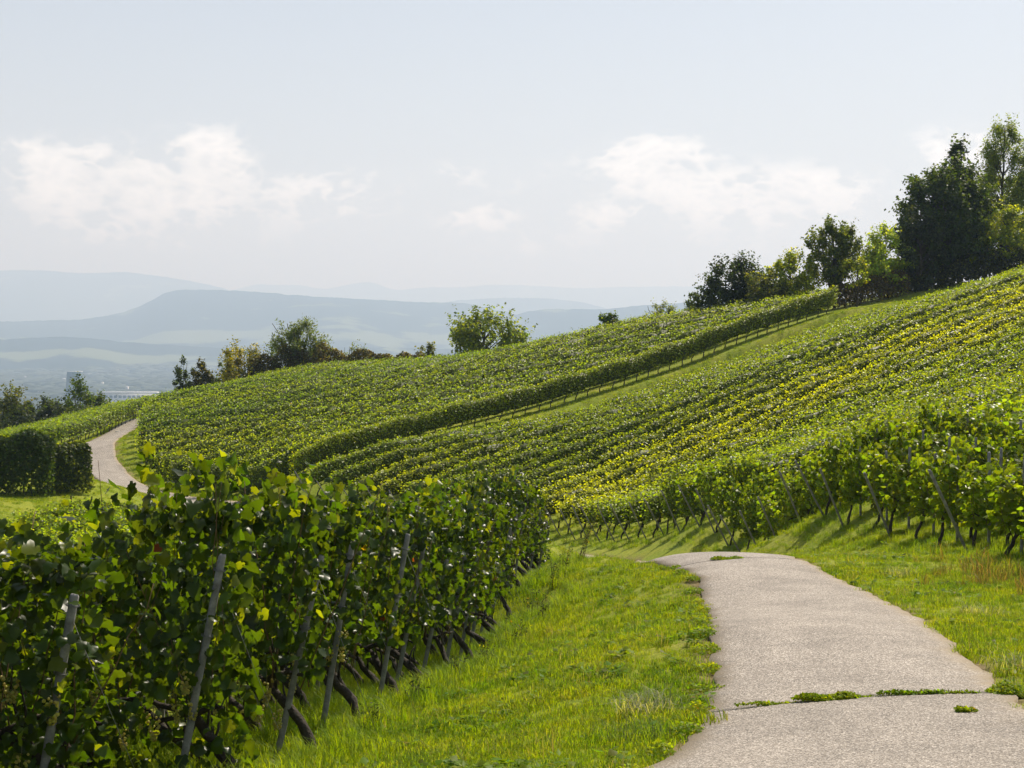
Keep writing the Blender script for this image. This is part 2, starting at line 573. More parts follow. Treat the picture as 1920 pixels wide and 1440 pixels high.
def make_ground_mat():
    m, nt, N, L = new_mat('grassy_soil')
    out = N('ShaderNodeOutputMaterial')
    p = N('ShaderNodeBsdfPrincipled')
    p.inputs['Roughness'].default_value = 0.9
    p.inputs['Specular IOR Level'].default_value = 0.15
    tc = N('ShaderNodeTexCoord')

    def noise(s, d=6, r=0.6):
        n = N('ShaderNodeTexNoise')
        n.inputs['Scale'].default_value = s
        n.inputs['Detail'].default_value = d
        n.inputs['Roughness'].default_value = r
        L(tc.outputs['Object'], n.inputs['Vector'])
        return n

    def ramp(src, els):
        r = N('ShaderNodeValToRGB')
        r.color_ramp.elements[0].position, r.color_ramp.elements[0].color = els[0][0], (*els[0][1], 1)
        r.color_ramp.elements[1].position, r.color_ramp.elements[1].color = els[-1][0], (*els[-1][1], 1)
        for pos, c in els[1:-1]:
            r.color_ramp.elements.new(pos).color = (*c, 1)
        L(src, r.inputs[0])
        return r.outputs[0]

    def mix(f, a, b):
        x = N('ShaderNodeMix')
        x.data_type = 'RGBA'
        if isinstance(f, float):
            x.inputs[0].default_value = f
        else:
            L(f, x.inputs[0])
        L(a, x.inputs[6])
        L(b, x.inputs[7])
        return x.outputs[2]
    fine = noise(9, 8, 0.7)
    big = noise(0.35, 4)
    g1 = ramp(fine.outputs[0], [(0.3, (0.09, 0.13, 0.008)), (0.5, (0.19, 0.24, 0.014)), (0.7, (0.28, 0.31, 0.03))])
    g2 = ramp(fine.outputs[0], [(0.3, (0.12, 0.15, 0.010)), (0.5, (0.24, 0.26, 0.018)), (0.7, (0.34, 0.32, 0.05))])
    bm = N('ShaderNodeMapRange')
    bm.inputs['From Min'].default_value = 0.42
    bm.inputs['From Max'].default_value = 0.6
    L(big.outputs[0], bm.inputs['Value'])
    grass = mix(bm.outputs[0], g1, g2)
    soil = ramp(fine.outputs[0], [(0.3, (0.10, 0.065, 0.035)), (0.55, (0.2, 0.14, 0.08)), (0.75, (0.3, 0.23, 0.15))])
    # the far valley: fields, woods, built-up land
    fld = N('ShaderNodeTexVoronoi')
    fld.inputs['Scale'].default_value = 0.0032
    L(tc.outputs['Object'], fld.inputs['Vector'])
    sepf = N('ShaderNodeSeparateColor')
    L(fld.outputs['Color'], sepf.inputs[0])
    fields = ramp(sepf.outputs[0], [(0.0, (0.02, 0.034, 0.022)), (0.5, (0.03, 0.05, 0.03)), (0.65, (0.09, 0.115, 0.055)), (0.85, (0.16, 0.155, 0.09)), (1.0, (0.04, 0.06, 0.03))])
    at = N('ShaderNodeAttribute')
    at.attribute_name = 'Col'
    sp = N('ShaderNodeSeparateColor')
    L(at.outputs['Color'], sp.inputs[0])
    c = mix(sp.outputs[0], grass, soil)
    c = mix(sp.outputs[2], c, fields)
    L(c, p.inputs['Base Color'])
    b = N('ShaderNodeBump')
    b.inputs['Strength'].default_value = 0.7
    b.inputs['Distance'].default_value = 0.05
    nb = noise(14, 6, 0.7)
    L(nb.outputs[0], b.inputs['Height'])
    L(b.outputs[0], p.inputs['Normal'])
    L(p.outputs[0], out.inputs[0])
    return m


def make_path_mat(name, tone):
    m, nt, N, L = new_mat(name)
    out = N('ShaderNodeOutputMaterial')
    p = N('ShaderNodeBsdfPrincipled')
    p.inputs['Roughness'].default_value = 0.8
    p.inputs['Specular IOR Level'].default_value = 0.3
    tc = N('ShaderNodeTexCoord')
    v = N('ShaderNodeTexVoronoi')
    v.inputs['Scale'].default_value = 88
    L(tc.outputs['Object'], v.inputs['Vector'])
    sc = N('ShaderNodeSeparateColor')
    L(v.outputs['Color'], sc.inputs[0])
    r = N('ShaderNodeValToRGB')
    e = r.color_ramp.elements
    e[0].position, e[0].color = 0.0, (0.09 * tone, 0.078 * tone, 0.065 * tone, 1)
    e[1].position, e[1].color = 1.0, (0.78 * tone, 0.70 * tone, 0.6 * tone, 1)
    x = e.new(0.3)
    x.color = (0.29 * tone, 0.25 * tone, 0.205 * tone, 1)
    x = e.new(0.75)
    x.color = (0.39 * tone, 0.337 * tone, 0.28 * tone, 1)
    L(sc.outputs[0], r.inputs[0])
    n = N('ShaderNodeTexNoise')
    n.inputs['Scale'].default_value = 0.9
    n.inputs['Detail'].default_value = 8
    n.inputs['Roughness'].default_value = 0.7
    L(tc.outputs['Object'], n.inputs['Vector'])
    mr = N('ShaderNodeMapRange')
    mr.inputs['From Min'].default_value = 0.3
    mr.inputs['From Max'].default_value = 0.7
    mr.inputs['To Min'].default_value = 0.72
    mr.inputs['To Max'].default_value = 1.16
    L(n.outputs[0], mr.inputs['Value'])
    hs = N('ShaderNodeHueSaturation')
    L(r.outputs[0], hs.inputs['Color'])
    # sandy dirt washed in along the edges (Col.r), stains with a shape of their own
    at = N('ShaderNodeAttribute')
    at.attribute_name = 'Col'
    sp = N('ShaderNodeSeparateColor')
    L(at.outputs['Color'], sp.inputs[0])
    # tyres keep two tracks a little cleaner and paler
    tk = N('ShaderNodeMath')
    tk.operation = 'MULTIPLY_ADD'
    L(sp.outputs[1], tk.inputs[0])
    tk.inputs[1].default_value = 0.07
    L(mr.outputs[0], tk.inputs[2])
    L(tk.outputs[0], hs.inputs['Value'])
    n3 = N('ShaderNodeTexNoise')
    n3.inputs['Scale'].default_value = 4
    n3.inputs['Detail'].default_value = 6
    L(tc.outputs['Object'], n3.inputs['Vector'])
    ad = N('ShaderNodeMath')
    ad.operation = 'MULTIPLY_ADD'
    L(n3.outputs[0], ad.inputs[0])
    ad.inputs[1].default_value = 1.6
    ad.inputs[2].default_value = -0.85
    ad2 = N('ShaderNodeMath')
    ad2.operation = 'ADD'
    ad2.use_clamp = True
    L(sp.outputs[0], ad2.inputs[0])
    L(ad.outputs[0], ad2.inputs[1])
    ad3 = N('ShaderNodeMath')
    ad3.operation = 'MULTIPLY'
    L(ad2.outputs[0], ad3.inputs[0])
    L(sp.outputs[0], ad3.inputs[1])
    mx = N('ShaderNodeMix')
    mx.data_type = 'RGBA'
    L(ad3.outputs[0], mx.inputs[0])
    L(hs.outputs[0], mx.inputs[6])
    mx.inputs[7].default_value = (0.30, 0.235, 0.15, 1)
    L(mx.outputs[2], p.inputs['Base Color'])
    b = N('ShaderNodeBump')
    b.inputs['Strength'].default_value = 0.6
    b.inputs['Distance'].default_value = 0.006
    L(v.outputs['Distance'], b.inputs['Height'])
    L(b.outputs[0], p.inputs['Normal'])
    L(p.outputs[0], out.inputs[0])
    return m


M_GROUND = make_ground_mat()
M_PATH = make_path_mat('path_asphalt', 0.85)
M_PATH2 = make_path_mat('path_asphalt_coarse', 0.79)

# ---------------------------------------------------------------- the ground sheet
def geo(a, b, n):
    return a * (b / a) ** (np.arange(1, n + 1) / n)


gx = np.r_[-70:-8:0.8, -8:13:0.3, 13:70.1:0.8]
gx = np.r_[-70 - geo(1.5, 26000, 34)[::-1], gx, 70 + geo(1.5, 26000, 34)]
gy = np.r_[-20:6:1.0, 6:60:0.3, 60:190:0.7]
gy = np.r_[-20 - geo(3, 2000, 10)[::-1], gy, 190 + geo(1.5, 45000, 46)]
GX, GY = np.meshgrid(gx, gy)
GZ = height(GX, GY)
RM = road_mask(GX, GY)
GZ = GZ - 0.05 * (1 - sstep(-0.25, 0.1, RM))
nx, ny = len(gx), len(gy)
idx = np.arange(nx * ny).reshape(ny, nx)
quads = np.stack([idx[:-1, :-1], idx[:-1, 1:], idx[1:, 1:], idx[1:, :-1]], -1).reshape(-1, 4)
gc = np.zeros((nx * ny, 3))
soil = (1 - sstep(0.0, 0.45, RM)) * 0.9
gc[:, 0] = soil.ravel()
gc[:, 2] = sstep(300, 900, np.maximum(np.abs(GX) * 2, GY)).ravel()
ground = link('ground', np_mesh('ground', np.c_[GX.ravel(), GY.ravel(), GZ.ravel()], quads, gc, True), M_GROUND, kind='structure')

# ---------------------------------------------------------------- the near path in three slabs, the far path beyond
def strip(L_, R_, z_of, name, mat, parent, jit, seed, lift=0.03, joint=(False, False)):
    r = np.random.default_rng(seed)
    n = len(L_)
    m = 13
    u = np.linspace(0, 1, m)
    jl = np.convolve(r.standard_normal(n + 6), np.ones(3) / 3, 'same')[3:-3] * jit
    jr = np.convolve(r.standard_normal(n + 6), np.ones(3) / 3, 'same')[3:-3] * jit
    d = unit(R_ - L_)
    L2, R2 = L_ + d * jl[:, None], R_ + d * jr[:, None]
    XY = L2[:, None] * (1 - u)[None, :, None] + R2[:, None] * u[None, :, None]
    Z = z_of(XY[..., 0], XY[..., 1]) + lift + 0.03 * (1 - (2 * u[None] - 1) ** 2)
    V = np.concatenate([XY, Z[..., None]], -1)
    low = V.copy()
    low[..., 2] -= 0.12
    V = np.vstack([V.reshape(-1, 3), low.reshape(-1, 3)])
    I = np.arange(n * m).reshape(n, m)
    q = np.stack([I[:-1, :-1], I[:-1, 1:], I[1:, 1:], I[1:, :-1]], -1).reshape(-1, 4)
    b = n * m
    per = np.r_[I[0, :], I[1:, -1], I[-1, -2::-1], I[-2:0:-1, 0]]
    nxt = np.roll(per, -1)
    side = np.stack([per, per + b, nxt + b, nxt], 1)
    edge = np.maximum(np.exp(-u / 0.06), np.exp(-(1 - u) / 0.09))[None] * np.ones(n)[:, None]
    C = np.zeros((2 * b, 3))
    C[:b, 0] = edge.ravel()
    C[:b, 1] = (np.exp(-((u - .27) / .1) ** 2) + np.exp(-((u - .73) / .1) ** 2))[None].repeat(n, 0).ravel()
    return link(name, np_mesh(name, V, np.vstack([q, side]), C, False), mat, parent)


road = link('path', None, loc=(0, 0, 0), kind='structure')
LL = resample(ROAD_L, 0.2)
RR = resample(ROAD_R, 0.2)
ts = np.linspace(0, 1, 340)
LL = np.stack([np.interp(ts, np.linspace(0, 1, len(LL)), LL[:, k]) for k in (0, 1)], 1)
RR = np.stack([np.interp(ts, np.linspace(0, 1, len(RR)), RR[:, k]) for k in (0, 1)], 1)
# pair left and right edge points by their y so the joints lie square to the path
ty = np.linspace(-3, 66, 340)
LL = np.stack([np.interp(ty, LL[:, 1], LL[:, 0]), ty], 1)
RR = np.stack([np.interp(ty, RR[:, 1], RR[:, 0]), ty], 1)
J1, J2 = 14.72, 30.2
J1b = 14.86


def cut(a, b):
    m = (ty > a) & (ty < b)
    Lc = np.vstack([[np.interp(a, ty, LL[:, 0]), a], LL[m], [np.interp(b, ty, LL[:, 0]), b]])
    Rc = np.vstack([[np.interp(a, ty, RR[:, 0]), a], RR[m], [np.interp(b, ty, RR[:, 0]), b]])
    return Lc, Rc


for k, (a, b, mt) in enumerate(((-3, J1, M_PATH2), (J1 + 0.018, J2, M_PATH), (J2 + 0.02, 66, M_PATH))):
    Lc, Rc = cut(a, b)
    strip(Lc, Rc, height, 'slab', mt, road, 0.07, 40 + k)
far = link('far_path', None, loc=(0, 0, 0), kind='structure')
fc = FAR_C[FAR_C[:, 1] > 66]
tan = unit(np.gradient(fc[:, :2], axis=0))
nr = np.stack([tan[:, 1], -tan[:, 0]], 1)
strip(fc[:, :2] - nr * 1.35, fc[:, :2] + nr * 1.35, height, 'slab', M_PATH, far, 0.06, 50)

# ---------------------------------------------------------------- far hills
def hill_mat(name, dark, light, thr, s):
    m, nt, N, L = new_mat(name)
    out = N('ShaderNodeOutputMaterial')
    p = N('ShaderNodeBsdfPrincipled')
    p.inputs['Roughness'].default_value = 1
    p.inputs['Specular IOR Level'].default_value = 0
    tc = N('ShaderNodeTexCoord')
    n = N('ShaderNodeTexNoise')
    n.inputs['Scale'].default_value = s
    n.inputs['Detail'].default_value = 7
    n.inputs['Roughness'].default_value = 0.55
    L(tc.outputs['Object'], n.inputs['Vector'])
    at = N('ShaderNodeAttribute')
    at.attribute_name = 'Col'
    sp = N('ShaderNodeSeparateColor')
    L(at.outputs['Color'], sp.inputs[0])
    ad = N('ShaderNodeMath')
    ad.operation = 'ADD'
    L(n.outputs[0], ad.inputs[0])
    L(sp.outputs[0], ad.inputs[1])
    mr = N('ShaderNodeMapRange')
    mr.inputs['From Min'].default_value = thr
    mr.inputs['From Max'].default_value = thr + 0.05
    L(ad.outputs[0], mr.inputs['Value'])
    mx = N('ShaderNodeMix')
    mx.data_type = 'RGBA'
    mx.inputs[6].default_value = (*dark, 1)
    mx.inputs[7].default_value = (*light, 1)
    L(mr.outputs[0], mx.inputs[0])
    L(mx.outputs[2], p.inputs['Base Color'])
    L(p.outputs[0], out.inputs[0])
    return m


M_HILL = hill_mat('wooded_hill', (0.018, 0.032, 0.026), (0.13, 0.155, 0.08), 0.61, 0.0022)


def ridge(name, pts, d, foot, back, rough, seed, prof=1.4, fields=0.0, under=-200):
    r = np.random.default_rng(seed)
    pts = np.array(pts, float)
    xs = np.linspace(pts[0, 0], pts[-1, 0], 420)
    py = np.interp(xs, pts[:, 0], pts[:, 1])
    py = np.convolve(np.pad(py, 4, mode='edge'), np.ones(9) / 9, 'valid')
    fine = np.convolve(r.standard_normal(len(xs) + 8), np.ones(3) / 3, 'same')[4:-4]
    py = py + fine * rough
    X = (xs - 960) / F * d
    Zr = CAM_H - (py - 636) / F * d
    fs = np.r_[np.linspace(-1, 0, 26), np.linspace(0.1, 1, 6)]
    rows = []
    cols = []
    for k, f in enumerate(fs):
        if f <= 0:
            t = 1 + f
            h = t ** prof
            Y = d + f * foot
        else:
            h = (1 - f) ** 1.2
            Y = d + f * back
        spur = 0.0
        if f < 0:
            spur = np.sin(X / foot * 7 + seed) * 0.10 + np.sin(X / foot * 17 + 2 * seed) * 0.05
            spur = spur * math.sin(math.pi * (1 + f))
        z = under + (Zr - under) * np.clip(h + spur, 0, 1)
        yy = np.full_like(X, Y)
        rows.append(np.stack([X * (Y / d if f < 0 else 1), yy, z], 1))
        c = np.zeros((len(X), 3))
        c[:, 0] = fields * math.exp(-((f + 0.55) / 0.22) ** 2) if f < 0 else 0
        cols.append(c)
    V = np.vstack(rows)
    n = len(xs)
    I = np.arange(len(V)).reshape(len(fs), n)
    q = np.stack([I[:-1, :-1], I[:-1, 1:], I[1:, 1:], I[1:, :-1]], -1).reshape(-1, 4)
    return link(name, np_mesh(name, V, q, np.vstack(cols), True), M_HILL, kind='structure')


ridge('far_hill', [(-500, 520), (-150, 512), (0, 507), (80, 507), (150, 513), (190, 512), (235, 510), (300, 518), (360, 527), (420, 541), (520, 570), (700, 600)], 21000, 4200, 3000, 0.7, 1)
ridge('far_hill', [(200, 560), (380, 552), (440, 545), (480, 531), (520, 536), (560, 533), (610, 544), (650, 534), (690, 528), (712, 531), (735, 546), (760, 543), (800, 538), (850, 540), (920, 534), (985, 535), (1050, 539), (1100, 541), (1150, 538), (1300, 537), (1500, 540), (2400, 530)], 27000, 4500, 3000, 0.5, 2)
ridge('far_hill', [(700, 590), (860, 563), (950, 558), (1030, 560), (1090, 566), (1150, 582), (1300, 600)], 17500, 3000, 2500, 0.5, 3)
ridge('plateau_hill', [(-700, 620), (-300, 600), (0, 603), (160, 599), (215, 589), (262, 576), (292, 559), (318, 545), (340, 543), (400, 543), (480, 547), (600, 557), (700, 562), (800, 567), (870, 568), (905, 576), (960, 588), (1100, 620)], 12000, 3600, 2500, 0.8, 4, 1.15, 0.16)
ridge('plateau_hill', [(880, 625), (940, 600), (985, 585), (1020, 580), (1080, 579), (1130, 581), (1200, 573), (1290, 567), (1500, 560), (2300, 540)], 11000, 3000, 2500, 0.8, 5, 1.2, 0.1)
ridge('foothill', [(-900, 655), (-200, 640), (0, 636), (120, 630), (260, 643), (400, 652), (620, 650), (900, 655), (1400, 660)], 8600, 1700, 1500, 0.8, 6, 1.3, 0.2, -156)

# ---------------------------------------------------------------- air
m, nt, N, L = new_mat('haze_air')
_o = N('ShaderNodeOutputMaterial')
_v = N('ShaderNodeVolumePrincipled')
_v.inputs['Color'].default_value = (0.44, 0.585, 0.80, 1)          # air scatters blue sooner than red
_v.inputs['Absorption Color'].default_value = (0.66, 0.58, 0.68, 1)
_v.inputs['Density'].default_value = 1.75e-4
_v.inputs['Anisotropy'].default_value = 0.25
L(_v.outputs[0], _o.inputs['Volume'])
hx, hy0, hy1, hz0, hz1 = 27000, -2600, 46500, -202, 1060
hv = np.array([(x, y, z) for z in (hz0, hz1) for y in (hy0, hy1) for x in (-hx, hx)], float)
hq = np.array([(0, 2, 3, 1), (4, 5, 7, 6), (0, 1, 5, 4), (2, 6, 7, 3), (0, 4, 6, 2), (1, 3, 7, 5)])
haze = link('haze', np_mesh('haze', hv, hq), m, kind='stuff', label='pale blue haze filling the valley air')

# ---------------------------------------------------------------- vines
def pal(n, r, base=(0.052, 0.088, 0.012), var=0.35, yellow=0.06, gold=0.015, red=0.004, ymap=None, ycol=(0.30, 0.31, 0.014)):
    """Leaf colours: mostly one green, some yellowing, a few turned gold or red."""
    c = np.array(base)[None] * (1 + var * r.uniform(-1, 1, (n, 1)))
    c = c * (1 + 0.12 * r.uniform(-1, 1, (n, 3)))
    u = r.random(n)
    y = np.full(n, yellow) if ymap is None else ymap
    k = u < y
    c[k] = np.array(ycol) * (1 + 0.3 * r.uniform(-1, 1, (k.sum(), 1)))
    k = u > 1 - gold
    c[k] = np.array([0.30, 0.21, 0.015]) * (1 + 0.3 * r.uniform(-1, 1, (k.sum(), 1)))
    k = u > 1 - red
    c[k] = np.array([0.26, 0.05, 0.012]) * (1 + 0.3 * r.uniform(-1, 1, (k.sum(), 1)))
    return np.clip(c, 0.003, 0.9)


def vine_leaf_set(n, length, r, bottom=0.6, top=2.1, thick=0.2, size=(0.09, 0.15), shoots=6):
    """Leaves of one vine trained on wires: x along the row from -0.1 to length+0.1, y across."""
    x = r.uniform(-0.12, length + 0.12, n)
    z = bottom + (top - bottom) * r.beta(1.15, 1.0, n)
    lump = 1 + 0.45 * np.sin(x * 5.1 + z * 4 + r.uniform(0, 6)) * np.sin(z * 5.7 + r.uniform(0, 6))
    taper = np.where(z > top - 0.35, 0.75, 1.0) * np.where(z < bottom + 0.3, 0.7, 1.0)
    y = r.normal(0, 1, n)
    y = np.sign(y) * np.abs(y) ** 0.7 * thick * lump * taper
    # shoots that stand above or out of the hedge
    for s in range(shoots):
        k = slice(s * 9, s * 9 + 9)
        x0, up = r.uniform(0, length), r.uniform(0.1, 0.6)
        t = np.linspace(0, 1, 9)
        x[k] = x0 + 0.2 * t * r.normal() + r.normal(0, .03, 9)
        y[k] = 0.15 * r.normal() + 0.25 * t * r.normal() + r.normal(0, .03, 9)
        z[k] = top - 0.15 + up * t
    pos = np.stack([x, y, z], 1)
    side = np.sign(y + r.normal(0, 0.06, n))
    nrm = np.stack([r.normal(0, 0.55, n), side * 0.75 + r.normal(0, 0.45, n), 0.6 + r.normal(0, 0.45, n)], 1)
    tip = np.stack([r.normal(0, 0.6, n), side * 0.5 + r.normal(0, 0.4, n), -0.75 + r.normal(0, 0.4, n)], 1)
    return pos, nrm, tip, r.uniform(*size, n)


def vine_trunk(r, lean=0.5, h=0.75, rad=0.045, arm=0.9):
    t = np.linspace(0, 1, 9)
    w = np.cumsum(r.normal(0, 0.022, (9, 3)), 0)
    pts = np.stack([lean * t ** 1.3, 0 * t, h * t], 1) + w * np.array([1, 1, 0.3])
    pts[0, 2] = -0.12
    parts = [tube(pts, rad * (1.35 - 0.6 * t), 7, wob=0.13, r=r)]
    top = pts[-1]
    for sgn, ln in ((1, arm), (-1, lean * 0.8)):
        tt = np.linspace(0, 1, 6)
        a = top + np.stack([sgn * ln * tt, r.normal(0, 0.02, 6), 0.10 * np.sin(tt * 2.4) + r.normal(0, 0.012, 6)], 1)
        a[0] = top
        parts.append(tube(a, rad * 0.65 * (1 - 0.55 * tt), 6, wob=0.1, r=r))
    # bearded old head
    for k in range(3):
        q = pts[r.integers(4, 9)]
        d = np.array([r.normal(0, .1), r.normal(0, .12), r.uniform(.25, .6)])
        tt = np.linspace(0, 1, 4)[:, None]
        parts.append(tube(q + d * tt + r.normal(0, .015, (4, 3)), rad * 0.3 * (1 - 0.6 * tt[:, 0]), 5))
    return merge(parts)


def vine_canes(r, length, bottom, top, n=7):
    parts = []
    for k in range(n):
        x0 = r.uniform(0, length)
        t = np.linspace(0, 1, 7)
        pts = np.stack([x0 + 0.35 * r.normal() * t + r.normal(0, .02, 7), 0.1 * r.normal() + 0.22 * r.normal() * t, bottom + (top - bottom + r.uniform(-.2, .35)) * t], 1)
        parts.append(tube(pts, 0.006 * (1.2 - 0.7 * t), 4))
    return merge(parts)


def grape_bunch_mesh(r, n=42):
    ico_v, ico_t = ico()
    parts = []
    for k in range(n):
        t = r.random() ** 0.8
        rad = 0.05 * (1 - 0.75 * t)
        a = r.uniform(0, 6.28)
        c = np.array([rad * math.cos(a), rad * math.sin(a), -0.17 * t]) + r.normal(0, .004, 3)
        V = ico_v * r.uniform(.0095, .013) + c
        col = np.array([0.50, 0.47, 0.09]) * r.uniform(.7, 1.25) * np.array([1, r.uniform(.85, 1.05), 1])
        parts.append((V, ico_t, np.tile(col, (len(V), 1))))
    V, T = tube([(0, 0, 0.07), (0.004, 0, 0.02), (0, 0, -0.08)], 0.003, 4)
    parts.append((V, T, np.tile([0.14, 0.13, 0.04], (len(V), 1))))
    return merge(parts)


def ico():
    p = (1 + 5 ** .5) / 2
    v = np.array([(-1, p, 0), (1, p, 0), (-1, -p, 0), (1, -p, 0), (0, -1, p), (0, 1, p), (0, -1, -p), (0, 1, -p), (p, 0, -1), (p, 0, 1), (-p, 0, -1), (-p, 0, 1)], float)
    t = np.array([(0, 11, 5), (0, 5, 1), (0, 1, 7), (0, 7, 10), (0, 10, 11), (1, 5, 9), (5, 11, 4), (11, 10, 2), (10, 7, 6), (7, 1, 8), (3, 9, 4), (3, 4, 2), (3, 2, 6), (3, 6, 8), (3, 8, 9), (4, 9, 5), (2, 4, 11), (6, 2, 10), (8, 6, 7), (9, 8, 1)])
    return unit(v), t


VS = 1.15      # metres from vine to vine along a row
r = np.random.default_rng(21)


def make_variants(n, count, bottom, size, TV, TT, thick, base, yellow, shoots, top=2.1, mat=None):
    out = []
    for k in range(n):
        pos, nrm, tip, sz = vine_leaf_set(count, VS, r, bottom, top, thick, size, shoots)
        ymap = np.clip(yellow + 0.16 * sstep(1.95, 2.4, pos[:, 2]) * (yellow > 0.02), 0, 1)
        col = pal(count, r, base, 0.35, ymap=ymap, ycol=(0.10, 0.125, 0.010), gold=0, red=0)
        out.append(np_mesh('foliage', *leaves(pos, nrm, tip, sz, TV, TT, col, 1.0)))
        out[-1].materials.append(mat or M_LEAF)
    return out


FOL_LOW = make_variants(5, 900, 0.12, (0.035, 0.13), GRAPE_V, GRAPE_T, 0.28, (0.030, 0.053, 0.007), 0.06, 22, mat=M_LEAF_NEAR)  # near leaf greens darkened to deepen the shade of this block
FOL_NEAR = make_variants(6, 860, 0.72, (0.035, 0.13), GRAPE_V, GRAPE_T, 0.28, (0.029, 0.052, 0.007), 0.05, 22, mat=M_LEAF_NEAR)
FOL_EDGE = make_variants(5, 560, 0.68, (0.11, 0.17), MID_V, MID_T, 0.22, (0.14, 0.195, 0.012), 0.12, 5, 2.05)
TRUNKS_OLD = [np_mesh('trunk', *vine_trunk(r, r.uniform(.35, .7), r.uniform(.6, .8), 0.055), smooth=True) for k in range(5)]
TRUNKS = [np_mesh('trunk', *vine_trunk(r, r.uniform(.15, .45), r.uniform(.7, .9), 0.036), smooth=True) for k in range(5)]
CANES = [np_mesh('cane', *vine_canes(r, VS, 0.6, 2.1)) for k in range(4)]
for me in TRUNKS_OLD + TRUNKS:
    me.materials.append(M_BARK)
M_CANE = noise_material('cane_bark', [(0.3, (0.09, 0.055, 0.025)), (0.7, (0.2, 0.13, 0.06))], 12, bump=0)
for me in CANES:
    me.materials.append(M_CANE)
BUNCH = []
for k in range(3):
    me = np_mesh('grape_bunch', *grape_bunch_mesh(r), smooth=True)
    me.materials.append(M_GRAPE)
    BUNCH.append(me)
LEAF1 = []
for k, c in enumerate([(0.033, 0.06, 0.008)] * 44 + [(0.042, 0.07, 0.009)] * 10 + [(0.09, 0.115, 0.010)] * 4 + [(0.2, 0.135, 0.012)] + [(0.12, 0.03, 0.01)]):
    V = GRAPE_V.copy()
    V[1:, 2] += r.normal(0, 0.07, len(V) - 1) + r.normal(.1, .25) * np.abs(V[1:, 0]) + r.normal(-.2, .35) * (V[1:, 1] - .35) ** 2
    me = np_mesh('leaf', V, GRAPE_T, np.tile(c, (len(V), 1)))
    me.materials.append(M_LEAF_NEAR)
    LEAF1.append(me)


def basis(nrm, tip):
    n = Vector(nrm).normalized()
    t = Vector(tip)
    t = (t - n * t.dot(n)).normalized()
    s = t.cross(n)
    return Matrix((s, t, n)).transposed().to_euler()


def add_vine(label, group, x, y, ang, fol, trunks, zs, wid=1.0, bunches=0, singles=0, flip=False, k=0, canes=True, bottom=0.55):
    """One grapevine, its row running along `ang` from here."""
    v = thing('grape_vine', label, 'grapevine', (x, y, float(height(x, y)) - 0.02), ang, group)
    f = link('foliage', fol, parent=v, scale=(1, (-1 if flip else 1) * wid, zs))
    if canes:
        link('cane', CANES[k % len(CANES)], parent=v, scale=(1, -1 if flip else 1, zs))
    link('trunk', trunks[k % len(trunks)], parent=v, rotz=random.uniform(-.4, .4), scale=(random.uniform(.75, 1.15), -1 if flip else 1, random.uniform(.85, 1.12)))
    for b in range(bunches):
        o = link('grape_bunch', BUNCH[b % 3], parent=v, loc=(random.uniform(0, VS * .8), random.uniform(.35, .44), random.uniform(0.45, 1.25)), rotz=random.uniform(0, 6.28))
        o.scale = [random.uniform(1.0, 1.35)] * 3
    # loose outer leaves on the side that faces the path and the camera
    for q in range(singles):
        px_ = random.uniform(-0.18, VS)
        pz_ = bottom + (2.2 - bottom) * random.random()
        py_ = random.uniform(.2, .36) * (1 if random.random() < 0.72 else -0.9) * wid * (0.75 if pz_ > 1.95 else 1)
        if px_ < 0:
            py_ *= 0.7
        sd = 1 if py_ > 0 else -1
        o = link('leaf', random.choice(LEAF1), parent=v, loc=(px_, py_, pz_ * zs))
        o.rotation_euler = basis((random.gauss(-0.2, .5), sd * .7 + random.gauss(0, .4), .6 + random.gauss(0, .4)), (random.gauss(0, .6), sd * .5, -.8 + random.gauss(0, .3)))
        s_ = random.uniform(.06, .135)
        o.scale = (s_, s_, s_)
    return v


# ---- posts
def post_mesh(h, w, seed):
    q = np.random.default_rng(seed)
    b = w * 0.22
    prof = np.array([(-w / 2 + b, -w / 2), (w / 2 - b, -w / 2), (w / 2, -w / 2 + b), (w / 2, w / 2 - b), (w / 2 - b, w / 2), (-w / 2 + b, w / 2), (-w / 2, w / 2 - b), (-w / 2, -w / 2 + b)])
    zs = np.r_[-0.35, np.linspace(0, h - 0.02, 7), h]
    V = []
    for i, z in enumerate(zs):
        s = 1 + q.normal(0, .02)
        if i == len(zs) - 1:
            s = 0.82
        o = q.normal(0, w * .03, 2)
        V += [(x * s + o[0], y * s + o[1], z + (q.normal(0, .006) if i == len(zs) - 1 else 0)) for x, y in prof]
    n = len(zs)
    T = []
    for i in range(n - 1):
        for j in range(8):
            a, c = i * 8 + j, i * 8 + (j + 1) % 8
            T += [(a, c, c + 8), (a, c + 8, a + 8)]
    top = (n - 1) * 8
    V.append((0, 0, h + 0.004))
    T += [(top + j, top + (j + 1) % 8, len(V) - 1) for j in range(8)]
    return np_mesh('post', np.array(V), np.array(T))


def wrap_mesh(w):
    parts = []
    for k in range(3):
        a = np.linspace(0, 2 * math.pi, 13)
        parts.append(tube(np.stack([w * .62 * np.cos(a), w * .62 * np.sin(a), 0.006 * k + 0.004 * np.sin(a)], 1), 0.0025, 4, cap=False))
    return np_mesh('wire_wrap', *merge(parts))


POSTS = [post_mesh(2.2, 0.062, 60 + k) for k in range(4)]
POSTS_THIN = [post_mesh(2.15, 0.062, 70 + k) for k in range(4)]
for me in POSTS + POSTS_THIN:
    me.materials.append(M_WOOD)
WRAP = wrap_mesh(0.085)
WRAP.materials.append(M_WIRE)


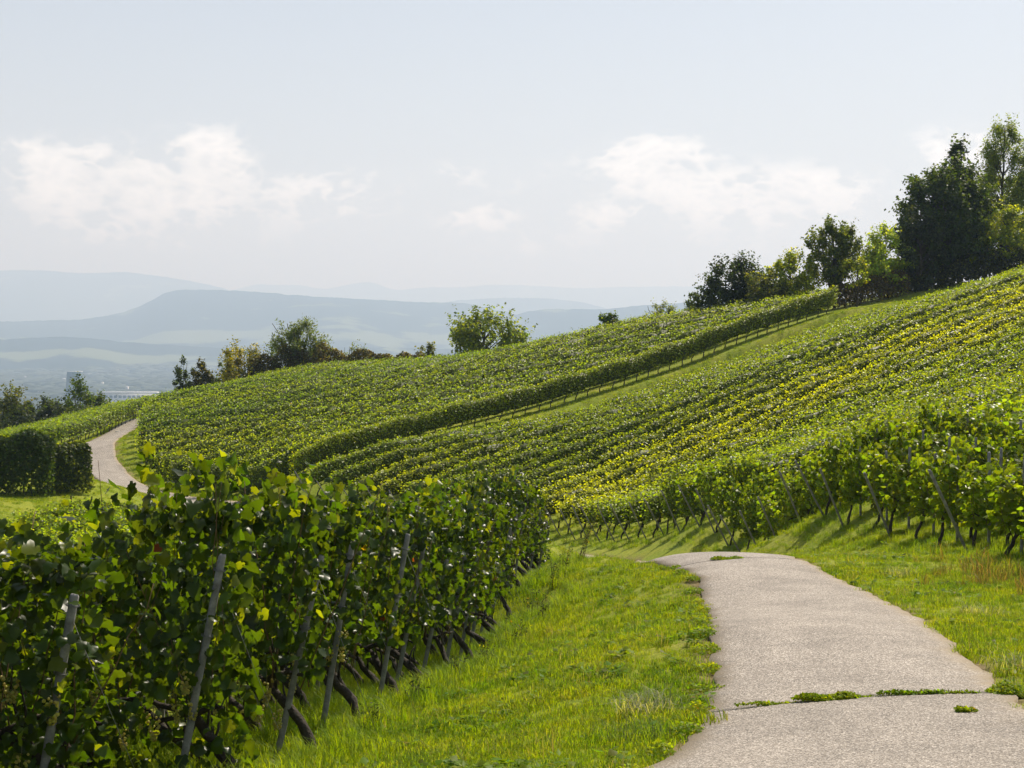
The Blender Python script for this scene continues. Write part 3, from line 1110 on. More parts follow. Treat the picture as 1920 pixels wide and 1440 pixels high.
def add_post(name, label, group, x, y, lean_dir=None, lean=0.0, h=1.0, thin=False, k=0, anchor=0.0, wraps=2):
    z = float(height(x, y))
    me = (POSTS_THIN if thin else POSTS)[k % 4]
    o = link(name, me, loc=(x, y, z - 0.03), label=label, category='post', scale=(1, 1, h))
    if group:
        o['group'] = group
    if lean_dir is not None:
        a = Vector((lean_dir[0], lean_dir[1], 0)).normalized()
        o.rotation_euler = Vector((0, 0, 1)).rotation_difference((Vector((0, 0, 1)) * math.cos(lean) + a * math.sin(lean)).normalized()).to_euler()
    for w in range(wraps):
        link('wire_wrap', WRAP, parent=o, loc=(0, 0, (2.05, 1.45, 0.9)[w] + random.uniform(-.05, .05)), scale=(.8, .8, 1) if thin else None)
    if anchor and lean_dir is not None:
        bpy.context.view_layer.update()
        M = o.matrix_world
        p0 = M @ Vector((0, 0, 2.0))
        p1 = Vector((x + a.x * anchor, y + a.y * anchor, 0))
        p1.z = float(height(p1.x, p1.y)) - 0.05
        Mi = M.inverted()
        q0, q1 = Mi @ p0, Mi @ p1
        me = np_mesh('anchor_wire', *tube([q0, q0 * .5 + q1 * .5 - Vector((0, 0, .01)), q1], 0.0022, 5))
        link('anchor_wire', me, M_WIRE, o)
    return o


ORD = ['first', 'second', 'third', 'fourth', 'fifth', 'sixth', 'seventh', 'eighth', 'ninth', 'tenth', 'eleventh', 'twelfth', 'thirteenth', 'fourteenth', 'fifteenth', 'sixteenth', 'seventeenth', 'eighteenth', 'nineteenth', 'twentieth', 'twenty-first', 'twenty-second', 'twenty-third', 'twenty-fourth', 'twenty-fifth', 'twenty-sixth', 'twenty-seventh', 'twenty-eighth', 'twenty-ninth', 'thirtieth', 'thirty-first', 'thirty-second', 'thirty-third', 'thirty-fourth', 'thirty-fifth', 'thirty-sixth', 'thirty-seventh', 'thirty-eighth', 'thirty-ninth', 'fortieth', 'forty-first']
# ---- the near block on the left, its row ends along the path
ends = resample(np.array([P(-500, 1690, 8.2)] + NEAR_ENDS), 2.05)
NDIR = unit(np.array([-0.985, 0.17]))
NANG = math.atan2(NDIR[1], NDIR[0])
tops = lambda d: np.interp(d, [9, 11.7, 12.6, 13.3, 15.3, 17, 19.7, 27, 34, 40, 45], [2.25, 2.25, 2.15, 2.68, 2.72, 2.6, 2.5, 2.6, 2.6, 2.4, 2.1])
g_near = 'grapevines of the near block left of the path'
for i, e in enumerate(ends):
    d = e[1]
    zs0 = float(tops(d)) / 2.2
    first = i == len(ends) - 1
    nv = 3 if d < 13 else (6 if d < 25 else 7)
    for k in range(nv):
        off = 0.05 + k * VS
        px_, py_ = e[0] + NDIR[0] * off, e[1] + NDIR[1] * off
        low = d < 14.2
        zs = zs0 if (k == 0 or d > 24) else min(zs0, 0.98)
        sing = 80 if (d < 21 and k < 2) else (60 if d < 33 and k < 1 else (30 if d < 21 and k < 3 else 0))
        lab = '%s grapevine inwards in the %s row from the far end of the near block' % (ORD[k], ORD[len(ends) - 1 - i])
        if k == 0 and first:
            lab = 'last grapevine of the near block, where the grass verge curves away'
        elif k == 0:
            lab = 'dark row-end grapevine, %s from the far end of the near block' % ORD[len(ends) - 1 - i]
        v = add_vine(lab, g_near, px_, py_, NANG + random.uniform(-.04, .04), (FOL_LOW if low else FOL_NEAR)[(i * 4 + k * 3 + i // 3) % (5 if low else 6)], TRUNKS_OLD, zs * random.uniform(.94, 1.05) * (0.8 if (first and k == 0) else 1),
                     random.uniform(1.0, 1.3), bunches=(5 if d < 20 and k < 2 else 0), singles=sing, flip=(i + k) % 2 == 0, k=i + k * 2, bottom=0.2 if low else 0.8)
    lab = 'grey leaning end post, %s from the far end of the near vine block' % ORD[len(ends) - 1 - i]
    lean = random.uniform(.14, .24)
    add_post('vine_post', lab, 'leaning end posts of the near vine rows', e[0] + NDIR[0] * random.uniform(.25, .6), e[1] + .05 - (.34 if i in (1, 2, 3, 5) else random.uniform(0, .2)), (0.93, 0.1), lean, float(tops(d)) / 2.2 * random.uniform(.8, .95), k=i, anchor=1.1 if d > 13 else 0.9)
    for q in (3.2,) if d > 12 else ():
        add_post('vine_post', 'upright grey post deep inside the %s near row from the far end' % ORD[len(ends) - 1 - i], 'upright posts inside the near vine rows', e[0] + NDIR[0] * q, e[1] + NDIR[1] * q, (0.9, 0.1), 0.05, .95, k=i + 1, wraps=0)

# ---- hillside rows
LANE_DIR = unit(LANE[3][:2] - LANE[0][:2])
LANE_N = np.array([LANE_DIR[1], -LANE_DIR[0]])         # downhill, towards the camera
L0 = np.array(LANE[0][:2])
EDGE_XY = np.array([(8.2, 20), *[p[:2] for p in EDGE], (-6.5, 96.5), (-13, 102.5), (-17, 106.5)])
LEFT_XY = np.array([(-19.5, 108), (-24.3, 112.5), (-28.6, 122), (-31.2, 134), (-33.6, 147), (-35.2, 160), (-35.6, 175)])
CREST_XY = np.array([p[:2] for p in CREST])


def edge_x(y):
    return np.interp(y, EDGE_XY[:, 1], EDGE_XY[:, 0])


def row_foliage(p0, dirv, L, dens, size, r, ymapf, base, bottom=0.7, top=2.0, thick=0.25, tmpl=(FAR_V, FAR_T), shoots=0.35):
    n = int(L * dens)
    s = r.uniform(-0.2, L + 0.2, n)
    ph = r.uniform(0, 6.28, 4)
    # each vine bulges a little, its top ragged
    tp = top + 0.05 * np.sin(s * 5.4 + ph[0]) + 0.08 * np.sin(s * 1.3 + ph[1]) + 0.04 * np.sin(s * 11 + ph[2])
    bt = bottom + (0.12 * np.sin(s * 5.4 + ph[3]) + 0.1 * np.sin(s * 2.1 + ph[2])) * (bottom > .3)
    z = bt + (tp - bt) * r.beta(1.4, 0.9, n)
    y = r.normal(0, 1, n)
    y = np.sign(y) * np.abs(y) ** 0.7 * thick * (1 + 0.25 * np.sin(s * 5.4 + ph[0]) * np.sin(z * 5 + ph[3]))
    m = r.random(n) < 0.06
    z[m] += r.uniform(0, shoots, m.sum())
    nrmv = np.array([-dirv[1], dirv[0]])
    X = p0[0] + dirv[0] * s + nrmv[0] * y
    Y = p0[1] + dirv[1] * s + nrmv[1] * y
    cx, cy = p0[0] + dirv[0] * s, p0[1] + dirv[1] * s
    sg = np.linspace(-0.2, L + 0.2, max(3, int(L / 1.0)))
    hz = np.interp(s, sg, height(p0[0] + dirv[0] * sg, p0[1] + dirv[1] * sg))
    pos = np.stack([X, Y, hz + z], 1)
    side = np.sign(y + r.normal(0, .08, n))
    nrm = np.stack([nrmv[0] * side * .7, nrmv[1] * side * .7, np.full(n, 1.0)], 1) + r.normal(0, .45, (n, 3))
    tip = np.stack([nrmv[0] * side * .5, nrmv[1] * side * .5, np.full(n, -.7)], 1) + r.normal(0, .4, (n, 3))
    col = pal(n, r, base, 0.42, yellow=0.02, gold=0.001, red=0.0, ycol=(0.3, 0.33, 0.013))
    yw = (np.clip(ymapf(cx, cy), 0, 1) * r.uniform(.4, 1.0, n))[:, None]
    col = col * (1 - yw) + np.array([0.52, 0.52, 0.012])[None] * r.uniform(.7, 1.2, (n, 1)) * yw
    lv = leaves(pos, nrm, tip, r.uniform(*size, n), tmpl[0], tmpl[1], col)
    # solid core strip added inside the leaves to block light and darken the flanks
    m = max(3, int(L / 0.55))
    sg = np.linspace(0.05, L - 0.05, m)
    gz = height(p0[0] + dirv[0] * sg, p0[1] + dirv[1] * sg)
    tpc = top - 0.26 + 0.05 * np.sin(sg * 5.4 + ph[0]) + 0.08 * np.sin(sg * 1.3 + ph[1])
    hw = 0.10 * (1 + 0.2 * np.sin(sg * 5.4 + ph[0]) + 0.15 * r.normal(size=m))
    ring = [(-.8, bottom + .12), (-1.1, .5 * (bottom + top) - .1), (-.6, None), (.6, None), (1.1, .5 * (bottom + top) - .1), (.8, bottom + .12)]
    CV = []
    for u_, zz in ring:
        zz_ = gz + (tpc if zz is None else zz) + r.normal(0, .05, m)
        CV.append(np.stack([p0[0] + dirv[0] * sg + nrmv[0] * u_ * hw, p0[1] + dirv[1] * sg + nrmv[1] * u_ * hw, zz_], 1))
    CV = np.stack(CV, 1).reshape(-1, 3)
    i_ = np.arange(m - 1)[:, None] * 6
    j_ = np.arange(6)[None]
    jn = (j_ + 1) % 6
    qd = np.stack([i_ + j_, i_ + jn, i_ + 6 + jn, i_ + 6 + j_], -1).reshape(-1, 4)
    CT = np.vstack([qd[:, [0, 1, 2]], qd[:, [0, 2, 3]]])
    CC = np.tile(np.array(base) * .4, (len(CV), 1))  # core green darkened to stand for shade inside the row
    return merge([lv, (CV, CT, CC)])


def yellow_band(x, y):
    """A yellower sort of vine planted in some of the rows."""
    q = (x - L0[0]) * LANE_N[0] + (y - L0[1]) * LANE_N[1]
    s = (x - L0[0]) * LANE_DIR[0] + (y - L0[1]) * LANE_DIR[1]
    n = vnoise(x * 0.35, y * 0.35, 9)
    b = np.exp(-((q - 24.5 - 1.2 * n) / 5.0) ** 2) * 1.0 + 0.55 * np.exp(-((q - 9) / 2.5) ** 2) * sstep(15, 3, s)
    return np.clip(0.05 + b * (0.75 + 0.4 * n) + 0.10 * np.maximum(n, 0), 0.02, 0.9)


def row_trunks(parent, p0, dirv, L, step, r, every=1):
    for k in range(int(L / step)):
        s = (k + 0.4) * step
        x, y = p0[0] + dirv[0] * s, p0[1] + dirv[1] * s
        link('trunk', TRUNKS[int(r.integers(5))], parent=parent, loc=(x - parent.location.x, y - parent.location.y, float(height(x, y)) - parent.location.z), rotz=math.atan2(dirv[1], dirv[0]))


def vine_row(label, group, p0, dirv, L, dens, size, ymapf, base, trunks=0.0, posts=0, seed=0, **kw):
    q = np.random.default_rng(1000 + seed)
    o = thing('vine_row', label, 'vine row', (p0[0], p0[1], float(height(p0[0], p0[1]))), 0, group)
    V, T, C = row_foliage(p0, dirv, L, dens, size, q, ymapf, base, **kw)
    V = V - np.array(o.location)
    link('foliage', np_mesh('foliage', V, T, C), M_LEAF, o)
    if trunks:
        row_trunks(o, p0, dirv, min(L, trunks), VS, q)
    for k in range(posts):
        s = 0.3 + k * 5.2
        if s < L:
            x, y = p0[0] + dirv[0] * s, p0[1] + dirv[1] * s
            link('post', POSTS_THIN[k % 4], parent=o, loc=(x - o.location.x, y - o.location.y, float(height(x, y)) - o.location.z), scale=(1, 1, .92))
    return o


RANG = math.atan2(LANE_DIR[1], LANE_DIR[0])
g_low = 'vine rows of the hillside block below the grass lane'
for i in range(40):
    q0 = L0 + LANE_N * (2.5 + 2.1 * i)
    ts_ = np.arange(-30, 120, 0.15)
    X, Y = q0[0] + LANE_DIR[0] * ts_, q0[1] + LANE_DIR[1] * ts_
    ok = (X > edge_x(Y)) & (Y > 22) & (X < 0.33 * Y + 9)
    if not ok.any():
        continue
    t0, t1 = ts_[ok][0], ts_[ok][-1]
    if t1 - t0 < 2:
        continue
    p0 = q0 + LANE_DIR * t0
    d = p0[1]
    Lr = t1 - t0
    start = 0.0
    if d < 72:
        nv = 4 if d < 55 else 2
        for k in range(nv):
            s = 0.35 + k * VS
            if s > Lr:
                break
            px_, py_ = p0 + LANE_DIR * s
            lab = '%s grapevine from the verge in the %s row below the lane' % (ORD[k], ORD[i])
            add_vine(lab, 'grapevines at the lower edge of the right-hand slope', px_, py_, RANG, FOL_EDGE[(i * 2 + k) % 5], TRUNKS, random.uniform(.95, 1.12) * float(np.interp(d, [26, 46], [.68, 1.0])), 1.0, flip=k % 2 == 0, k=i + k, canes=d < 45)
        start = 0.35 + nv * VS
    else:
        start = 0.2
    if d > 46 or i % 3 == 0:
        add_post('vine_post', 'thin grey slanting end post of the %s row below the lane' % ORD[i], 'slanting end posts along the right-hand slope', p0[0] + LANE_DIR[0] * .25, p0[1] + LANE_DIR[1] * .25, -LANE_DIR, random.uniform(.5, .62), random.uniform(.92, 1.04), thin=True, k=i, wraps=1 if d < 60 else 0, anchor=0)
    if d < 50:
        for s in (0.95, 2.5, 4.4):
            if s < Lr:
                x, y = p0 + LANE_DIR * s
                add_post('vine_post', 'upright wooden post among bare trunks in the %s row below the lane, %s' % (ORD[i], 'at the verge' if s < 2 else ('one in' if s < 3 else 'two in')), 'upright posts on the right-hand slope', x, y, (1, 0), random.uniform(-.03, .03), random.uniform(.9, 1.0), k=i, wraps=0)
    if Lr - start > 1:
        near_ = d < 60
        vine_row('leafy hillside vine row, %s below the grass lane' % ORD[i], g_low, p0 + LANE_DIR * start, LANE_DIR, Lr - start, 240 if near_ else 214, (0.10, 0.155) if near_ else (0.105, 0.165), yellow_band, (0.175, 0.235, 0.012), trunks=5 if d < 90 else 2, seed=i, bottom=0.75, tmpl=(MID_V, MID_T) if near_ else (FAR_V, FAR_T))
# upper block
g_up = 'vine rows of the hillside block above the grass lane'


def dark_green(x, y):
    n = vnoise(x * 0.12, y * 0.12, 14)
    return np.clip(0.02 + 0.22 * np.maximum(n, 0), 0, .6)


for i in range(28):
    q0 = L0 - LANE_N * (1.0 + 2.15 * i)
    ts_ = np.arange(-50, 90, 0.2)
    X, Y = q0[0] + LANE_DIR[0] * ts_, q0[1] + LANE_DIR[1] * ts_
    ok = (X > np.interp(Y, LEFT_XY[:, 1], LEFT_XY[:, 0])) & (X < 27.2 - 0.15 * i) & (Y < np.interp(X, CREST_XY[:, 0], CREST_XY[:, 1]) + 3) & (Y > 106)
    if not ok.any() or ok.sum() < 12:
        continue
    t0, t1 = ts_[ok][0], ts_[ok][-1]
    p0 = q0 + LANE_DIR * t0
    lab = 'leafy hillside vine row, %s above the grass lane' % ORD[i]
    if i == 0:
        lab = 'front vine row with bare trunks showing along the grass lane'
    vine_row(lab, g_up if i else None, p0, LANE_DIR, t1 - t0, 460 if i < 1 else 212, (0.105, 0.165), dark_green, (0.24, 0.30, 0.013) if i == 0 else (0.185, 0.245, 0.013) if i < 11 else (0.14, 0.205, 0.014), trunks=100 if i == 0 else 2, posts=0, seed=100 + i, bottom=0.5 if i == 0 else 0.08, top=2.1)
# the hollow on the left
for i in range(20):
    y0 = 56 + 2.0 * i
    xl = np.interp(y0, [55, 75, 88, 96], [-22, -24.0, -24.6, -22.8])
    xr = -0.17 * y0
    dv = unit(np.array([1, 0.06]))
    vine_row('low leafy vine row in the hollow, %s behind the near block' % ORD[i], 'vine rows in the hollow', np.array([xl, y0]), dv, xr - xl, 190, (0.11, 0.17), dark_green, (0.16, 0.22, 0.016), seed=200 + i, bottom=0.5, top=1.85)
# the block left of the far path
for i in range(7):
    x0 = -37.2 - 2.0 * i
    y0 = 131 + 1.2 * i
    vine_row('vine row with visible trunks along the far path' if i == 0 else 'vine row behind the hedge, %s to the left of the far path' % ORD[i], None if i == 0 else 'vine rows left of the far path', np.array([x0, y0]), unit(np.array([0.035, 1])), 54, 190, (0.13, 0.19), dark_green, (0.15, 0.21, 0.014), trunks=40 if i == 0 else 0, seed=300 + i, bottom=0.6, top=2.0)

# ---------------------------------------------------------------- trees and shrubs
def tree_geo(H, W, r, prof, nclump, nleaf, leaf, base, yellow=0.1, trunk_h=0.2, trunk_r=0.14, stems=1, clump_r=0.13, upright=0.3, slim=False, flat=1.0, shell=0.55):
    hs = np.linspace(0, 1, 40)
    pv = np.array([prof(h) for h in hs])
    cdf = np.cumsum(pv ** 1.5 + 0.02)
    cdf /= cdf[-1]
    h = np.interp(r.random(nclump), cdf, hs)
    az = r.uniform(0, 2 * math.pi, nclump)
    lob = 1 + 0.22 * np.sin(az * 2 + r.uniform(0, 6)) + 0.16 * np.sin(az * 3 + h * 5 + r.uniform(0, 6)) + 0.12 * np.sin(h * 13 + az)
    rad = np.interp(h, hs, pv) * W / 2 * lob * (shell + (1 - shell) * np.sqrt(r.random(nclump))) * r.uniform(.65, 1.05, nclump)
    cz = H * (trunk_h + (1 - trunk_h) * h * 0.96)
    C = np.stack([rad * np.cos(az), rad * np.sin(az), cz], 1)
    parts = []
    sx = r.normal(0, W * .05, (stems, 2)) * (stems > 1)
    stem_pts = []
    for s in range(stems):
        t = np.linspace(0, 1, 9)
        wob = np.cumsum(r.normal(0, W * .012, (9, 2)), 0)
        fan = r.normal(0, W * 0.16, 2) if stems > 1 else np.zeros(2)
        pts = np.stack([sx[s, 0] + wob[:, 0] + fan[0] * t, sx[s, 1] + wob[:, 1] + fan[1] * t, -0.25 + (H * 0.9 + 0.25) * t], 1)
        stem_pts.append(pts)
        parts.append(tube(pts, trunk_r / math.sqrt(stems) * (1.15 - t) ** 0.8 + 0.01, 7))
    for k in range(min(nclump, 90)):
        sp = stem_pts[int(r.integers(stems))]
        zt = max(H * trunk_h * 0.7, C[k, 2] - upright * np.hypot(C[k, 0], C[k, 1]) * 1.6 - 0.1 * H)
        base_p = np.array([np.interp(zt, sp[:, 2], sp[:, 0]), np.interp(zt, sp[:, 2], sp[:, 1]), zt])
        mid = base_p * .45 + C[k] * .55 + np.array([0, 0, -0.04 * H * (1 - upright)]) + r.normal(0, W * .02, 3)
        t = np.linspace(0, 1, 5)[:, None]
        pts = base_p * (1 - t) ** 2 + mid * 2 * t * (1 - t) + C[k] * t ** 2
        parts.append(tube(pts, trunk_r * 0.30 * (1.1 - t[:, 0]) + 0.006, 5, cap=False))
    wood = merge(parts)
    ci = r.integers(0, nclump, nleaf)
    cr = W * clump_r * 1.1 * r.uniform(.6, 1.35, nclump)
    off = r.normal(0, 1, (nleaf, 3))
    off = unit(off) * (r.random((nleaf, 1)) ** 0.5)
    off[:, 2] *= 0.8 * flat
    pos = C[ci] + off * cr[ci][:, None]
    # twigs reaching out of each clump give a feathery outline
    ntw = nclump * 9
    ti = r.integers(0, nclump, ntw)
    out_d = unit(np.stack([C[ti, 0], C[ti, 1], (C[ti, 2] - H * .45)], 1)) + r.normal(0, .55, (ntw, 3)) + np.array([0, 0, .2 + upright * .9])
    tl = cr[ti] * r.uniform(.9, 1.9, ntw)
    mk = r.random(nleaf) < 0.42
    ki = r.integers(0, ntw, nleaf)
    tpos = C[ti[ki]] + unit(out_d[ki]) * (tl[ki] * r.random(nleaf) ** .7)[:, None] + r.normal(0, leaf * .35, (nleaf, 3))
    pos[mk] = tpos[mk]
    pos[:, 2] = np.maximum(pos[:, 2], 0.05)
    axis = np.stack([pos[:, 0], pos[:, 1], pos[:, 2] - H * 0.5], 1)
    nrm = unit(axis) * 0.5 + unit(off) * 0.5 + np.array([0, 0, .55]) + r.normal(0, .5, (nleaf, 3))
    tip = unit(axis) * .5 + np.array([0, 0, 0.6 if upright > .6 else -.3]) + r.normal(0, .5, (nleaf, 3))
    tone = r.uniform(.75, 1.25, nclump)[ci]
    col = pal(nleaf, r, base, 0.3, yellow=yellow, gold=0, red=0, ycol=np.array(base) * np.array([1.9, 1.6, 1.0])) * tone[:, None]
    crown = leaves(pos, nrm, tip, r.uniform(.7, 1.3, nleaf) * leaf, SLIM_V if slim else FAR_V, FAR_T, col)
    return wood, crown


round_p = lambda h: math.sqrt(max(0.0, 1 - (2 * h - 1) ** 2)) * (1.05 - .15 * h)
egg_p = lambda h: max(0.0, math.sin(math.pi * min(1, h ** 0.7 * .97 + .03))) ** .8
cone_p = lambda h: (1 - h) ** .75 * min(1, .35 + 3 * h)
col_p = lambda h: min(1, .35 + 2.2 * h) * min(1, (1.02 - h) * 3.0) ** .6 if h < 1.02 else 0
fan_p = lambda h: min(1, .25 + 1.4 * h) * min(1, (1.03 - h) * 5) ** .5 if h < 1.03 else 0
GREEN = (0.045, 0.075, 0.014)
DARK = (0.05, 0.082, 0.018)
LIGHT = (0.16, 0.22, 0.03)
OLIVE = (0.13, 0.175, 0.018)
GOLD = (0.115, 0.125, 0.018)
BROWN = (0.13, 0.11, 0.045)
TREES = [  # name, label, category, px centre, py top, distance, width px, profile, clumps, leaves, leaf size, colour, options
    ('dark_tree', 'tallest dark broad evergreen-looking tree on the hilltop right', 'tree', 1768, 304, 150, 140, round_p, 150, 17000, .26, DARK, dict(yellow=.03, trunk_h=.08, trunk_r=.24, clump_r=.115, shell=.6)),
    ('dark_tree', 'slim dark spire-like tree rising behind the broad dark hilltop tree', 'tree', 1800, 266, 153, 96, egg_p, 90, 9000, .26, DARK, dict(yellow=.03, trunk_h=.15, trunk_r=.2, clump_r=.16)),
    ('dark_tree', 'dark tree with pale grey-green sprays leaning left of the broad dark tree', 'tree', 1728, 378, 147, 78, egg_p, 60, 5200, .24, (0.05, 0.07, 0.03), dict(yellow=.05, trunk_h=.05, trunk_r=.14, clump_r=.15)),
    ('ash_tree', 'tall airy light green tree at the right edge of the skyline', 'tree', 1886, 206, 158, 118, egg_p, 190, 17000, .27, (0.11, 0.155, 0.025), dict(yellow=.12, trunk_h=.2, trunk_r=.17, clump_r=.11, slim=True)),
    ('young_tree', 'yellow-green drooping tree in front of the tall airy tree', 'tree', 1890, 372, 150, 104, egg_p, 70, 6000, .22, OLIVE, dict(yellow=.25, trunk_h=.12, trunk_r=.12, clump_r=.13, flat=.5)),
    ('young_tree', 'small yellow-green tree squeezed between dark tree and hilltop edge', 'tree', 1845, 415, 149, 60, egg_p, 45, 2800, .22, OLIVE, dict(yellow=.25, trunk_h=.12, trunk_r=.1, clump_r=.14, flat=.5)),
    ('leafy_tree', 'loose light green tree just left of the dark hilltop trees', 'tree', 1660, 424, 146, 96, egg_p, 90, 6500, .22, LIGHT, dict(yellow=.15, trunk_h=.1, trunk_r=.12, stems=3, clump_r=.12)),
    ('fruit_tree', 'upright fruit tree with open crown, tallest of the orchard row', 'tree', 1565, 418, 143, 100, fan_p, 100, 6000, .2, (0.07, 0.1, 0.02), dict(yellow=.12, trunk_h=.25, trunk_r=.13, clump_r=.105, upright=.8)),
    ('fruit_tree', 'low yellowing fruit tree between dark bush and tallest orchard tree', 'tree', 1487, 470, 142, 92, round_p, 60, 4200, .2, OLIVE, dict(yellow=.3, trunk_h=.18, trunk_r=.12, clump_r=.12)),
    ('fruit_tree', 'thin bare-branched little fruit tree with sparse leaves', 'tree', 1606, 480, 140, 50, fan_p, 26, 500, .2, OLIVE, dict(yellow=.2, trunk_h=.25, trunk_r=.08, clump_r=.12, upright=.6)),
    ('round_bush', 'big dark rounded bush at the left end of the orchard', 'bush', 1378, 484, 145, 112, round_p, 110, 9500, .2, (0.028, 0.046, 0.014), dict(yellow=.03, trunk_h=.02, trunk_r=.12, stems=4, clump_r=.12)),
    ('round_bush', 'mid green bush in front of the dark rounded bush', 'bush', 1432, 512, 141, 78, round_p, 70, 4500, .18, (0.07, 0.09, 0.025), dict(yellow=.15, trunk_h=.02, trunk_r=.09, stems=4, clump_r=.13)),
    ('sapling', 'spiky dark green sapling left of the dark rounded bush', 'sapling', 1299, 546, 147, 36, fan_p, 18, 700, .24, GREEN, dict(trunk_h=.1, trunk_r=.05, stems=3, clump_r=.12, upright=.9, slim=True)),
    ('shrub', 'pale feathery shrub peeping over the vines near the sapling', 'shrub', 1240, 568, 148, 56, fan_p, 30, 1200, .2, (0.09, 0.12, 0.05), dict(trunk_h=.1, trunk_r=.06, stems=5, clump_r=.12, upright=.9, slim=True)),
    ('shrub', 'small round dark green shrub alone on the vineyard skyline', 'shrub', 1140, 577, 150, 40, round_p, 26, 1500, .2, (0.05, 0.085, 0.018), dict(trunk_h=.1, trunk_r=.07, stems=2, clump_r=.16)),
    ('walnut_tree', 'lone spreading light green tree with tilted crown above the vineyard crest', 'tree', 908, 590, 164, 128, round_p, 75, 5200, .26, (0.08, 0.115, 0.018), dict(yellow=.2, trunk_h=.12, trunk_r=.2, clump_r=.12, upright=.5)),
    ('shrub', 'small grey-green shrub on the crest left of the spreading tree', 'shrub', 806, 648, 168, 38, round_p, 26, 1100, .2, (0.08, 0.1, 0.04), dict(trunk_h=.05, trunk_r=.05, stems=4, clump_r=.16)),
    ('shrub', 'spindly fan-shaped pale shrub beside the dense upright tree', 'shrub', 655, 644, 172, 74, fan_p, 38, 1200, .24, (0.08, 0.11, 0.045), dict(trunk_h=.05, trunk_r=.06, stems=8, clump_r=.08, upright=.95, slim=True)),
    ('cherry_tree', 'dense dark green tree with upright shoots on the crest', 'tree', 559, 593, 174, 112, egg_p, 110, 7500, .28, (0.085, 0.12, 0.035), dict(yellow=.05, trunk_h=.04, trunk_r=.2, stems=5, clump_r=.095, upright=.95, slim=True)),
    ('golden_bush', 'rounded yellow-gold bush on the crest left of the upright tree', 'bush', 458, 648, 172, 92, round_p, 70, 5200, .2, GOLD, dict(yellow=.3, trunk_h=.02, trunk_r=.1, stems=5, clump_r=.13)),
    ('shrub', 'thin grey-green shrub behind the yellow-gold bush', 'shrub', 424, 652, 176, 40, egg_p, 26, 1300, .2, (0.06, 0.085, 0.03), dict(trunk_h=.05, trunk_r=.06, stems=2, clump_r=.14)),
    ('shrub', 'dark spiky shrub at the left end of the crest hedge', 'shrub', 346, 672, 178, 40, col_p, 34, 2200, .2, (0.028, 0.045, 0.018), dict(trunk_h=.02, trunk_r=.07, stems=3, clump_r=.16, upright=.9)),
    ('shrub', 'dark olive shrub next to the spiky one on the crest', 'shrub', 380, 678, 176, 44, round_p, 36, 2300, .2, (0.05, 0.055, 0.02), dict(yellow=.15, trunk_h=.02, trunk_r=.07, stems=3, clump_r=.16)),
    ('valley_tree', 'bright green broad tree below the blue tower on the left', 'tree', 150, 712, 196, 62, egg_p, 80, 5600, .24, (0.05, 0.085, 0.017), dict(yellow=.08, trunk_h=.05, trunk_r=.16, stems=2, clump_r=.14)),
    ('valley_tree', 'lower green tree right of the broad tree below the tower', 'tree', 182, 726, 198, 46, egg_p, 50, 3300, .22, (0.05, 0.08, 0.017), dict(yellow=.08, trunk_h=.05, trunk_r=.12, stems=2, clump_r=.16)),
    ('valley_tree', 'dark pointed tree in the middle of the left tree belt', 'tree', 88, 733, 192, 46, cone_p, 55, 3400, .22, (0.022, 0.036, 0.013), dict(yellow=.02, trunk_h=.03, trunk_r=.12, clump_r=.16)),
    ('valley_tree', 'small conical dark tree second from the left edge', 'tree', 52, 729, 190, 26, cone_p, 30, 1700, .2, (0.03, 0.045, 0.018), dict(yellow=.02, trunk_h=.03, trunk_r=.1, clump_r=.18)),
    ('valley_tree', 'olive green tree cut by the left edge of the picture', 'tree', 6, 730, 186, 72, round_p, 70, 4600, .22, (0.05, 0.065, 0.017), dict(yellow=.12, trunk_h=.03, trunk_r=.14, stems=2, clump_r=.14)),
    ('valley_tree', 'low dark tree in front of the conical one at far left', 'tree', 66, 758, 182, 60, round_p, 60, 3600, .22, (0.024, 0.038, 0.013), dict(yellow=.03, trunk_h=.02, trunk_r=.12, stems=2, clump_r=.15)),
    ('valley_tree', 'low dark bushy tree under the bright broad tree', 'tree', 128, 760, 186, 52, round_p, 50, 3000, .22, (0.03, 0.046, 0.014), dict(yellow=.03, trunk_h=.02, trunk_r=.1, stems=2, clump_r=.15)),
]
for k, (nm, lab, cat, px, pt, d, wpx, prof, nc, nl, ls, base, kw) in enumerate(TREES):
    q = np.random.default_rng(500 + k)
    top = P(px, pt, d)
    x, y = top[0], d
    g = float(height(x, y))
    H = max(1.2, top[2] - g)
    W = wpx / F * d * (1.5 if nm == 'valley_tree' else 1.0)
    if nm == 'valley_tree':
        H *= .88
        nl *= 3
        ls *= 1.15
        kw = dict(kw, clump_r=.2)
    wood, crown = tree_geo(H, W, q, prof, nc, int(nl * 1.62), ls * 1.08, np.array(base) * (1.0 if nm == 'dark_tree' else 1.35), **kw)
    o = thing(nm, lab, cat, (x, y, g))
    link('trunk', np_mesh('trunk', *wood, smooth=True), M_TRUNK, o)
    link('crown', np_mesh('crown', *crown), M_TREE, o)


